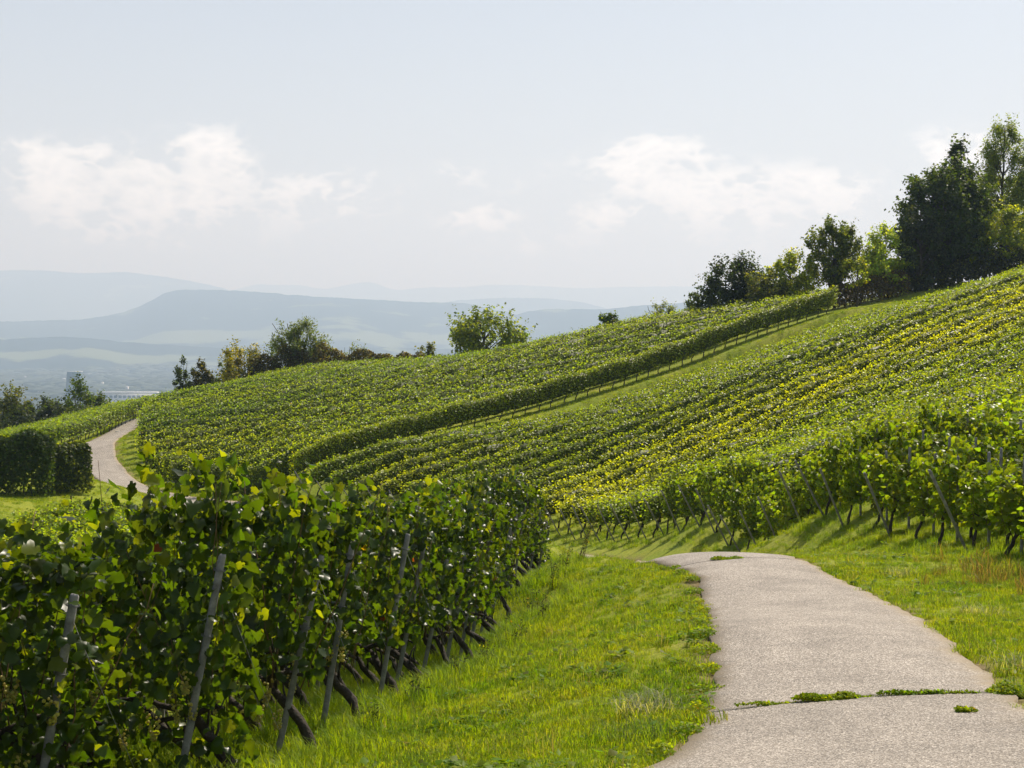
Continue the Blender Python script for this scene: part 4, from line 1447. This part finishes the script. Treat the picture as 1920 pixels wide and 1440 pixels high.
# ---- hedges: clipped or ragged masses of leaves with stems inside
def hedge(name, label, cat, path, h, w, n, leaf, base, seed, yellow=.05, ragged=.25, boxy=True, top_base=None, slim=False):
    q = np.random.default_rng(seed)
    path = np.asarray(path, float)
    seg = np.r_[0, np.cumsum(np.hypot(*np.diff(path, axis=0).T))]
    s = q.uniform(0, seg[-1], n)
    cx, cy = np.interp(s, seg, path[:, 0]), np.interp(s, seg, path[:, 1])
    i = np.clip(np.searchsorted(seg, s) - 1, 0, len(path) - 2)
    tn = unit(path[i + 1] - path[i])
    nv = np.stack([-tn[:, 1], tn[:, 0]], 1)
    hh = (h if np.isscalar(h) else np.interp(s, seg, h)) * (1 + ragged * vnoise(s * 1.3, s * 0 + seed, seed))
    # fill the volume, heavier towards the skin
    a = q.uniform(-1, 1, n)
    a = np.sign(a) * np.abs(a) ** 0.5
    b = q.random(n) ** 0.6
    rnd = 1.0 if boxy else np.sqrt(np.clip(1 - b ** 2 * .85, .05, 1))
    off = a * w / 2 * rnd * (1 + .12 * np.sin(s * 3 + b * 6))
    x, y = cx + nv[:, 0] * off, cy + nv[:, 1] * off
    g = height(x, y)
    z = g + hh * b + q.normal(0, .04, n)
    nrm = np.stack([nv[:, 0] * a, nv[:, 1] * a, b * 1.2], 1) + q.normal(0, .45, (n, 3))
    tip = q.normal(0, .6, (n, 3)) + np.array([0, 0, .3])
    col = pal(n, q, base, .35, yellow=yellow, gold=0, red=0, ycol=np.array(base) * np.array([2.6, 2.3, 1.0]))
    c0 = np.array([path[:, 0].mean(), path[:, 1].mean(), float(g.mean())])
    V, T, C = leaves(np.stack([x, y, z], 1), nrm, tip, q.uniform(.7, 1.3, n) * leaf, SLIM_V if slim else FAR_V, FAR_T, col)
    o = thing(name, label, cat, c0)
    link('foliage', np_mesh('foliage', V - c0, T, C), M_TREE, o)
    parts = []
    for k in range(max(3, int(seg[-1] / 1.0))):
        ss = q.uniform(0, seg[-1])
        bx, by = np.interp(ss, seg, path[:, 0]), np.interp(ss, seg, path[:, 1])
        gz = float(height(bx, by))
        hk = float(h if np.isscalar(h) else np.interp(ss, seg, h))
        t = np.linspace(0, 1, 5)
        parts.append(tube(np.stack([bx + q.normal(0, .12) * t, by + q.normal(0, .12) * t, gz - .1 + hk * .85 * t], 1) - c0, .035 * (1.1 - t), 5))
    link('stem', np_mesh('stem', *merge(parts)), M_TRUNK, o)
    return o


hedge('hedge', 'tall dark shaded hedge beside the far path on the left', 'hedge', [(-43, 99), (-36, 99.3), (-28.9, 101)], 3.7, 3.2, 26000, .19, (0.05, 0.085, 0.012), 701, .02, .12, False)
hedge('hedge', 'clipped box-shaped hedge end with yellow-green top by the far path', 'hedge', [(-29.6, 101.4), (-27.4, 103)], 3.0, 2.2, 9000, .17, (0.07, 0.1, 0.014), 702, .2, .06, False)
hedge('hedge', 'long brownish ragged hedge along the crest behind the upper vines', 'hedge', [P(465, 700, 171)[:2], P(560, 700, 172)[:2], P(640, 700, 170)[:2], P(790, 690, 166)[:2]], [3.9, 3.8, 3.2, 2.2], 2.2, 14000, .2, (0.085, 0.08, 0.028), 703, .10, .22, False)
hedge('bramble_bank', 'brown-green bramble bank under the orchard at the top of the lane', 'brambles', [P(1550, 560, 141)[:2], P(1620, 560, 143)[:2], P(1690, 560, 146)[:2]], [1.9, 2.0, 2.2], 2.6, 7000, .2, BROWN, 704, .10, .25, False)
hedge('bramble_bank', 'darker bramble tangle at the foot of the dark hilltop trees', 'brambles', [P(1690, 548, 147)[:2], P(1760, 540, 148)[:2], P(1850, 520, 148)[:2], P(1935, 500, 148)[:2]], [1.6, 1.9, 2.6, 2.6], 2.4, 9000, .2, (0.05, 0.06, 0.018), 705, .15, .25, False)
hedge('bramble_bank', 'low olive scrub linking the dark bush and the fruit trees', 'brambles', [P(1310, 580, 146)[:2], P(1400, 570, 145)[:2], P(1540, 560, 143)[:2]], [1.2, 2.0, 2.2], 2.4, 8000, .19, (0.075, 0.08, 0.024), 706, .15, .3, False)

# ---------------------------------------------------------------- grass
GRASS_COL = bpy.data.collections.new('grass_clumps')       # source clumps, not linked to the scene


def clump_mesh(name, n, rad, hmin, hmax, width, droop, cols, seed):
    q = np.random.default_rng(seed)
    V, T, C = [], [], []
    for k in range(n):
        a, rr = q.uniform(0, 6.28), rad * math.sqrt(q.random())
        bx, by = rr * math.cos(a), rr * math.sin(a)
        h = q.uniform(hmin, hmax)
        d = q.uniform(0, 6.28)
        bend = h * droop * q.uniform(.3, 1.3)
        dx, dy = math.cos(d), math.sin(d)
        sx, sy = -dy * width / 2 * q.uniform(.7, 1.3), dx * width / 2
        b = len(V)
        V += [(bx - sx, by - sy, -.02), (bx + sx, by + sy, -.02), (bx + dx * bend * .35 + sx * .8, by + dy * bend * .35 + sy * .8, h * .6), (bx + dx * bend * .35 - sx * .8, by + dy * bend * .35 - sy * .8, h * .6), (bx + dx * bend, by + dy * bend, h * (1 - .25 * droop))]
        T += [(b, b + 1, b + 2), (b, b + 2, b + 3), (b + 3, b + 2, b + 4)]
        c = np.array(cols[int(q.integers(len(cols)))]) * q.uniform(.75, 1.25)
        C += [c] * 5
    me = np_mesh(name, np.array(V), np.array(T), np.array(C))
    me.materials.append(M_GRASS)
    return me


G_COLS = [(0.18, 0.26, 0.007), (0.21, 0.29, 0.008), (0.23, 0.29, 0.009), (0.16, 0.25, 0.008), (0.28, 0.29, 0.035)]


def grass_field(name, label, pts, scl, clumps, seed, mat=None):
    """One patch of grass: a vertex per clump, each vertex carrying turn and size; clumps set by geometry nodes."""
    q = np.random.default_rng(seed)
    pts = np.asarray(pts, float)
    me = bpy.data.meshes.new(name)
    me.vertices.add(len(pts))
    me.vertices.foreach_set('co', pts.astype(np.float32).ravel())
    a = me.attributes.new('turn', 'FLOAT_VECTOR', 'POINT')
    tv = np.stack([q.normal(0, .12, len(pts)), q.normal(0, .12, len(pts)), q.uniform(0, 6.28, len(pts))], 1).astype(np.float32)
    a.data.foreach_set('vector', tv.ravel())
    a = me.attributes.new('size', 'FLOAT', 'POINT')
    a.data.foreach_set('value', np.asarray(scl, np.float32))
    o = link(name, me, kind='stuff', label=label)
    col = bpy.data.collections.new(name + '_clumps')
    for c in clumps:
        col.objects.link(bpy.data.objects.new('clump', c))
    ng = bpy.data.node_groups.new(name, 'GeometryNodeTree')
    ng.interface.new_socket('Geometry', in_out='INPUT', socket_type='NodeSocketGeometry')
    ng.interface.new_socket('Geometry', in_out='OUTPUT', socket_type='NodeSocketGeometry')
    N, L = ng.nodes.new, ng.links.new
    gi, go = N('NodeGroupInput'), N('NodeGroupOutput')
    ci = N('GeometryNodeCollectionInfo')
    ci.inputs['Collection'].default_value = col
    ci.inputs['Separate Children'].default_value = True
    ci.inputs['Reset Children'].default_value = True
    ip = N('GeometryNodeInstanceOnPoints')
    ip.inputs['Pick Instance'].default_value = True
    rv = N('FunctionNodeRandomValue')
    rv.data_type = 'INT'
    rv.inputs['Max'].default_value = len(clumps) - 1
    for s in rv.inputs:
        if s.name == 'Max' and s.type == 'INT':
            s.default_value = len(clumps) - 1
        if s.name == 'Min' and s.type == 'INT':
            s.default_value = 0
    tn = N('GeometryNodeInputNamedAttribute')
    tn.data_type = 'FLOAT_VECTOR'
    tn.inputs['Name'].default_value = 'turn'
    sz = N('GeometryNodeInputNamedAttribute')
    sz.data_type = 'FLOAT'
    sz.inputs['Name'].default_value = 'size'
    L(gi.outputs[0], ip.inputs['Points'])
    L(ci.outputs[0], ip.inputs['Instance'])
    L([s for s in rv.outputs if s.type == 'INT'][0], ip.inputs['Instance Index'])
    e2r = N('FunctionNodeEulerToRotation')
    L([s for s in tn.outputs if s.enabled and s.name == 'Attribute'][0], e2r.inputs[0])
    L(e2r.outputs[0], ip.inputs['Rotation'])
    L([s for s in sz.outputs if s.enabled and s.name == 'Attribute'][0], ip.inputs['Scale'])
    L(ip.outputs[0], go.inputs[0])
    md = o.modifiers.new('clumps', 'NODES')
    md.node_group = ng
    return o


CL_LAWN = [clump_mesh('lawn_clump', 64, .13, .03, .085, .0055, .8, G_COLS, 800 + k) for k in range(5)]
CL_TALL = [clump_mesh('tall_clump', 34, .12, .12, .32, .007, .8, G_COLS[:4], 810 + k) for k in range(4)]
CL_DRY = [clump_mesh('dry_clump', 40, .14, .12, .5, .007, .8, [(0.22, 0.13, 0.06), (0.27, 0.19, 0.09), (0.16, 0.09, 0.045), (0.13, 0.15, 0.02), (0.11, 0.14, 0.02)], 820 + k) for k in range(3)]
CL_PALE = [clump_mesh('pale_clump', 60, .1, .15, .36, .007, 1.3, [(0.25, 0.26, 0.16), (0.33, 0.33, 0.24), (0.13, 0.16, 0.05)], 830 + k) for k in range(3)]
END_A = np.array([e[:2] for e in ends])


def near_end_x(y):
    return np.interp(y, END_A[:, 1], END_A[:, 0])


q = np.random.default_rng(31)


def scatter(x0, x1, y0, y1, density, keep):
    n = int((x1 - x0) * (y1 - y0) * density)
    x, y = q.uniform(x0, x1, n), q.uniform(y0, y1, n)
    m = keep(x, y)
    x, y = x[m], y[m]
    return np.stack([x, y, height(x, y)], 1)


def edge_noise(x, y):
    return 0.06 + 0.10 * vnoise(x * 5, y * 5, 41) + 0.05 * vnoise(x * 13, y * 13, 42)


ON = lambda x, y: road_mask(x, y) > edge_noise(x, y)
bands = []
for y0, y1, dn in ((7, 15, 75), (15, 22, 62), (22, 32, 44), (32, 46, 26), (46, 62, 14)):
    bands.append(scatter(-4.5, 3.6, y0, y1, dn, lambda x, y: ON(x, y) & (x > near_end_x(y) - 0.5) & (x < road_lr(y)[0] + .3)))
    bands.append(scatter(3.2, 12.5, y0, y1, dn * .85, lambda x, y: ON(x, y) & (x > road_lr(y)[1] - .3) & (x < edge_x(y) + 2.5) & (x < .36 * y + 2)))
pts = np.vstack(bands)
grass_field('verge_grass', 'short sunlit grass on the verges of the path', pts, q.uniform(.7, 1.35, len(pts)) * (1 + 0.35 * vnoise(pts[:, 0], pts[:, 1], 5)), CL_LAWN, 51)
# broad-leaved weeds and dead stems in the sward
def rosette(seed, dead=False):
    z = np.random.default_rng(seed)
    n_ = 14
    a_ = z.uniform(0, 6.28, n_)
    rr_ = z.uniform(.01, .05, n_)
    d_ = np.stack([np.cos(a_), np.sin(a_), z.uniform(.1, .6, n_)], 1)
    return np_mesh('rosette', *leaves(np.stack([rr_ * np.cos(a_), rr_ * np.sin(a_), z.uniform(.03, .07, n_)], 1), np.stack([0 * a_, 0 * a_, 1 + 0 * a_], 1) + z.normal(0, .25, (n_, 3)), d_, z.uniform(.035, .08, n_), FAR_V if seed % 2 else SLIM_V, FAR_T, pal(n_, z, (0.17, 0.25, 0.014), .3, yellow=.1, gold=.03, red=0, ycol=(.2, .22, .02))))


ROS = [rosette(840 + k) for k in range(4)]
for me in ROS:
    me.materials.append(M_GRASS)
STEMS = [clump_mesh('stem_clump', 7, .08, .1, .24, .004, .5, [(0.3, 0.25, 0.12), (0.2, 0.2, 0.06), (0.36, 0.31, 0.18)], 850 + k) for k in range(3)]
w_ = pts[q.random(len(pts)) < .10]
w_ = w_[vnoise(w_[:, 0] * 1.4, w_[:, 1] * 1.4, 61) > -.2]
grass_field('verge_weeds', 'broad-leaved weeds and clover dotted through the verge grass', w_, q.uniform(.6, 1.5, len(w_)), ROS, 56)
w_ = pts[q.random(len(pts)) < .10]
w_ = w_[vnoise(w_[:, 0] * .9, w_[:, 1] * .9, 62) > 0]
grass_field('dead_stems', 'thin dry stalks standing in the verge grass', w_, q.uniform(.6, 1.3, len(w_)), STEMS, 57)
# rough grass round the vine feet and along the bank
b2 = [scatter(-9, 1, 8, 47, 20, lambda x, y: (x < near_end_x(y) + .5) & (x > near_end_x(y) - 5)),
      scatter(-4, 2, 9, 47, 14, lambda x, y: (x < near_end_x(y) + .5 + .9 * q.random(len(x))) & (x > near_end_x(y) - .3)),
      scatter(-2, 12, 28, 90, 5, lambda x, y: (x > edge_x(y) - .9) & (x < edge_x(y) + 3)),
      scatter(0, 4, 27, 47, 6, lambda x, y: ON(x, y) & (x < near_end_x(y) + 1.6) & (x > near_end_x(y)))]
pts = np.vstack(b2)
grass_field('rough_grass', 'taller rough grass around the feet of the vines', pts, q.uniform(.6, 1.2, len(pts)), CL_TALL, 52)
# lane and far verges
b3 = []
lane = resample(np.array(LANE), 1.0)
ln = []
for p in lane:
    for k in range(14):
        w = LANE_N * q.uniform(-1.0, 1.6) + LANE_DIR * q.uniform(-.5, .5)
        ln.append((p[0] + w[0], p[1] + w[1]))
for p in FAR_C[FAR_C[:, 1] > 100]:
    for k in range(22):
        a, rr = q.uniform(0, 6.28), q.uniform(1.4, 3.2)
        ln.append((p[0] + rr * math.cos(a), p[1] + rr * math.sin(a)))
ln = np.array(ln)
ln = ln[road_mask(ln[:, 0], ln[:, 1]) > .1]
extra = scatter(-34, -22, 88, 112, 5, lambda x, y: (road_mask(x, y) > .1))
pts = np.vstack([np.c_[ln, height(ln[:, 0], ln[:, 1])], extra])
grass_field('lane_grass', 'sunlit grass of the hillside lane and far path verges', pts, q.uniform(1.2, 2.2, len(pts)), CL_LAWN, 53)
# rust-dry grass at the right edge
c = P(1890, 1075, 27)
n = 110
pts = np.stack([c[0] + q.normal(.15, .75, n), c[1] + q.normal(0, 1.9, n), np.zeros(n)], 1)
pts[:, 2] = height(pts[:, 0], pts[:, 1])
grass_field('dry_grass', 'rust-brown dry grass patch under the vines at the right edge', pts, q.uniform(.25, 1.2, n) ** 1.2, CL_DRY, 54)


# ---- single plants
def plant(name, label, cat, x, y, V, T, C, mat, part):
    o = thing(name, label, cat, (x, y, float(height(x, y))))
    link(part, np_mesh(part, V, T, C), mat, o)
    return o


def tussock(label, x, y, n, rad, hmin, hmax, droop, cols, seed, name='grass_tussock', cat='grass tuft', width=.007):
    me = clump_mesh('blade', n, rad, hmin, hmax, width, droop, cols, seed)
    o = thing(name, label, cat, (x, y, float(height(x, y))))
    link('blades', me, None, o)
    return o


PALE = [(0.27, 0.28, 0.17), (0.36, 0.36, 0.26), (0.13, 0.16, 0.05)]
p = on_road(1240, 1290)
tussock('pale silvery drooping grass tussock at the left edge of the path', p[0] - .1, p[1], 260, .33, .12, .34, 1.4, PALE, 901)
p = on_road(1205, 1345)
tussock('greener drooping grass tussock nearest the camera on the left verge', p[0] - .05, p[1], 220, .3, .1, .28, 1.2, PALE[2:] + G_COLS[:2], 902)
p = on_road(1660, 1085)
tussock('pale grass tussock on the right verge near the path crest', p[0] + .25, p[1], 150, .3, .1, .3, 1.2, PALE, 903)
p = on_road(1800, 1160)
tussock('bluish pale grass tussock on the right verge halfway along', p[0] + .3, p[1], 150, .3, .1, .26, 1.2, PALE, 904)
p = on_road(1880, 1262)
tussock('grey-green grass tussock beside the path at the right edge', p[0] + .15, p[1], 170, .3, .1, .26, 1.2, PALE, 905)


def mat_weed(label, x, y, wx, wy, h, n, seed, z=0.06):
    """Low creeping weed growing out of the joint."""
    q = np.random.default_rng(seed)
    a, rr = q.uniform(0, 6.28, n), np.sqrt(q.random(n))
    X, Y = wx / 2 * rr * np.cos(a), wy / 2 * rr * np.sin(a)
    lump = (1 - rr ** 2) ** .5 * (0.6 + 0.4 * np.sin(X * 17 + seed)) * h
    Z = z + lump * q.random(n) ** .5
    pos = np.stack([X, Y, Z], 1)
    nrm = np.stack([X * 2, Y * 3 - .2, np.full(n, .8)], 1) + q.normal(0, .4, (n, 3))
    tip = np.stack([X, Y, np.full(n, .25)], 1) + q.normal(0, .5, (n, 3))
    col = pal(n, q, (0.22, 0.29, 0.012), .3, yellow=.15, gold=0.01, red=0)
    V, T, C = leaves(pos, nrm, tip, q.uniform(.018, .04, n), FAR_V, FAR_T, col)
    return plant('joint_weed', label, 'weed', x, y, V, T, C, M_GRASS, 'leaves')


def jx(px, y):
    return (px - 960) / F * y


yj = J1 + .02
mat_weed('long low green weed cushion in the near joint across the path', jx(1570, yj), yj, .78, .15, .06, 2600, 911)
mat_weed('thin weed strip continuing along the near joint towards the right edge', jx(1745, yj), yj, 1.0, .045, .025, 700, 912)
mat_weed('leafy weed clump where the near joint meets the right verge', jx(1895, yj + .05), yj + .05, .4, .3, .09, 1600, 913, .03)
mat_weed('sparse thread of weed in the left part of the near joint', jx(1440, yj), yj, .62, .022, .02, 240, 914)
mat_weed('tiny weed tuft alone on the near slab of the path', jx(1815, 13.75), 13.75, .19, .09, .05, 320, 915)
yk = J2 + .02
mat_weed('grass-green weed mound in the far joint near the path crest', jx(1366, yk), yk, .66, .3, .05, 1700, 916)
mat_weed('weed fringe creeping in from the left end of the far joint', jx(1262, yk), yk, .5, .25, .07, 900, 917, .02)
for k in range(16):          # weeds creeping over the path edge
    yy = 11.5 + 1.15 * k
    lf, rt = road_lr(yy)
    mat_weed('small creeping weed mat on the left path edge, %s from the camera' % ORD[k], lf - .05 + random.uniform(-.04, .05), yy, random.uniform(.2, .45), random.uniform(.35, .7), .07, 420, 930 + k, .03)['group'] = 'weed mats along the left path edge'


def tall_weed(label, x, y, h, n, lean, seed, group=None, col=(0.05, 0.075, 0.014)):
    q = np.random.default_rng(seed)
    parts, pos = [], []
    for k in range(n):
        t = np.linspace(0, 1, 6)
        hk = h * q.uniform(.6, 1)
        b = q.normal(0, .07, 2)
        d = q.normal(0, .1, 2) * h + np.array(lean) * h
        pts = np.stack([b[0] + d[0] * t ** 1.5, b[1] + d[1] * t ** 1.5, -.05 + hk * t], 1)
        parts.append(tube(pts, .005 * (1.2 - t), 4))
        for tt in q.uniform(.1, 1, int(30 * hk)):
            pos.append(np.array([np.interp(tt, t, pts[:, j]) for j in range(3)]) + q.normal(0, .02, 3))
    pos = np.array(pos)
    m = len(pos)
    nrm = q.normal(0, .6, (m, 3)) + np.array([0, 0, .7])
    tip = q.normal(0, .7, (m, 3)) + np.array([0, 0, .5])
    V, T, C = leaves(pos, nrm, tip, q.uniform(.03, .08, m), SLIM_V, FAR_T, pal(m, q, col, .35, yellow=.1, gold=.02, red=0))
    o = thing('tall_weed', label, 'weed', (x, y, float(height(x, y))), 0, group)
    link('leaves', np_mesh('leaves', V, T, C), M_GRASS, o)
    link('stem', np_mesh('stem', *merge(parts)), M_CANE, o)
    return o


e = NEAR_ENDS
tall_weed('tall leaning stalky weed at the far end of the near block', e[5][0] + .95, e[5][1] - 1.0, 1.65, 7, (.28, -.1), 951, None, (0.03, 0.04, 0.012))
tall_weed('second stalky weed beside the leaning one, shorter', e[5][0] + .4, e[5][1] - 3.0, 1.1, 8, (.1, 0), 952, None)
for k, (yy, dx, hh) in enumerate(((36, .8, .9), (33, .5, .75), (30.5, .9, .7), (28, .5, .6), (25, .4, .55), (22, .45, .5), (19.5, .35, .5), (17, .3, .45))):
    tall_weed('leafy weed on the bank beside the near vine ends, %s from the far end' % ORD[k], float(near_end_x(yy)) + dx, yy, hh, 9, (random.uniform(-.1, .15), 0), 960 + k, 'leafy weeds on the bank')
# short dark marker post on the far grass, manhole cover in the far path
p = P(133, 912, 97)
z = float(height(p[0], p[1]))
o = link('marker_post', post_mesh(.75, .09, 99), M_BARK, loc=(p[0], p[1], z), label='short dark marker post on the grass below the hedge', category='post')
p = FAR_C[np.argmin(np.abs(FAR_C[:, 1] - 143))]
a = np.linspace(0, 2 * math.pi, 25)[:-1]
zc = float(height(p[0], p[1])) + .068
V = np.vstack([np.c_[.36 * np.cos(a), .36 * np.sin(a), np.full(24, -.03)], np.c_[.36 * np.cos(a), .36 * np.sin(a), np.full(24, .012)], np.c_[.31 * np.cos(a), .31 * np.sin(a), np.full(24, .012)], np.c_[.30 * np.cos(a), .30 * np.sin(a), np.full(24, .002)], [[0, 0, .002]]])
T = []
for ring in range(3):
    for k in range(24):
        i0, i1 = ring * 24 + k, ring * 24 + (k + 1) % 24
        T += [(i0, i1, i1 + 24), (i0, i1 + 24, i0 + 24)]
T += [(72 + k, 72 + (k + 1) % 24, 96) for k in range(24)]
M_CONC = noise_material('pale_concrete', [(0.3, (0.4, 0.38, 0.34)), (0.7, (0.55, 0.52, 0.47))], 8, bump=.2)
mh = link('manhole_cover', np_mesh('manhole_cover', V, np.array(T)), M_CONC, loc=(p[0], p[1], zc), label='pale round manhole cover set in the far path', category='manhole')

# ---------------------------------------------------------------- the town in the valley
M_GLASS = noise_material('blue_glass_facade', [(0.3, (0.03, 0.09, 0.13)), (0.7, (0.05, 0.12, 0.16))], .05, bump=0, rough=.3, spec=.6)
M_BAND = noise_material('blue_grey_floor_band', [(0.3, (0.1, 0.17, 0.21)), (0.7, (0.15, 0.22, 0.26))], .05, bump=0)
M_WHITE = noise_material('white_render', [(0.3, (0.66, 0.66, 0.64)), (0.7, (0.8, 0.8, 0.78))], .03, bump=0)
M_TOWN = noise_material('town_roofs', [(0.3, (0.28, 0.2, 0.16)), (0.5, (0.5, 0.48, 0.45)), (0.7, (0.75, 0.74, 0.72))], .004, bump=0, detail=2)


def box(x0, x1, y0, y1, z0, z1, x0t=None, x1t=None):
    x0t = x0 if x0t is None else x0t
    x1t = x1 if x1t is None else x1t
    V = np.array([(x0, y0, z0), (x1, y0, z0), (x1, y1, z0), (x0, y1, z0), (x0t, y0, z1), (x1t, y0, z1), (x1t, y1, z1), (x0t, y1, z1)], float)
    T = np.array([(0, 2, 1), (0, 3, 2), (4, 5, 6), (4, 6, 7), (0, 1, 5), (0, 5, 4), (1, 2, 6), (1, 6, 5), (2, 3, 7), (2, 7, 6), (3, 0, 4), (3, 4, 7)])
    return V, T


p = P(140, 697, 3700)
tw = thing('tower', 'blue stepped office tower rising from the hazy valley town', 'tower', (p[0], p[1], -150))
ht = p[2] + 150
link('wall', np_mesh('wall', *box(-21, 15, -10, 10, 0, ht, -15, 15)), M_GLASS, tw)
for k in range(1, 18):
    z = ht * k / 18
    link('floor_band', np_mesh('floor_band', *box(-21 + 6 * z / ht - .3, 15.3, -10.3, 10.3, z, z + .5)), M_BAND, tw)
link('roof_rim', np_mesh('roof_rim', *box(-16, 16, -11, 11, ht, ht + 1.2)), M_WHITE, tw)
p = P(240, 742, 3300)
wb = thing('long_building', 'long low white building in the valley behind the left vines', 'building', (p[0], p[1], -150))
wh = p[2] + 150 + 5
link('wall', np_mesh('wall', *box(-58, 60, -12, 12, 0, wh)), M_WHITE, wb)
link('roof', np_mesh('roof', *box(-59, 61, -13, 13, wh, wh + 3)), M_WHITE, wb)
for k in range(12):
    link('window', np_mesh('window', *box(-54 + k * 9.4, -48 + k * 9.4, -12.3, -11.9, wh - 9, wh - 4)), M_GLASS, wb)
q = np.random.default_rng(77)
parts = []
for k in range(650):
    d = q.uniform(3800, 8200)
    x = q.uniform(-.36, .05) * d
    if q.random() < .5:
        x = q.normal(-.27, .05) * d
    w, l, h = q.uniform(3, 8), q.uniform(7, 16), q.uniform(4, 8) * (2.2 if q.random() < .08 else 1)
    g = -150 if d < 6800 else -150 + (d - 6800) * .022
    V, T = box(-w, w, -l / 2, l / 2, 0, h)
    parts.append((V + np.array([x, d, g - 1]), T))
link('distant_town', np_mesh('distant_town', *merge(parts)), M_TOWN, kind='stuff', label='scattered pale houses of the hazy valley town')
parts = []
iv, it = ico()
for k in range(4200):
    d = 2200 + 6000 * q.random() ** .8
    x = q.uniform(-.37, .08) * d
    g = -150 if d < 6800 else -150 + (d - 6800) * .022
    s = q.uniform(12, 40)
    parts.append((iv * np.array([s * 1.6, s, q.uniform(7, 14)]) * (1 + .2 * q.normal(size=iv.shape)) + np.array([x, d, g + 3]), it))
M_WOODS = noise_material('distant_woods', [(0.3, (0.015, 0.025, 0.012)), (0.7, (0.04, 0.06, 0.02))], .05, bump=0)
link('distant_woods', np_mesh('distant_woods', *merge(parts)), M_WOODS, kind='stuff', label='dark clumps of trees across the hazy valley floor')
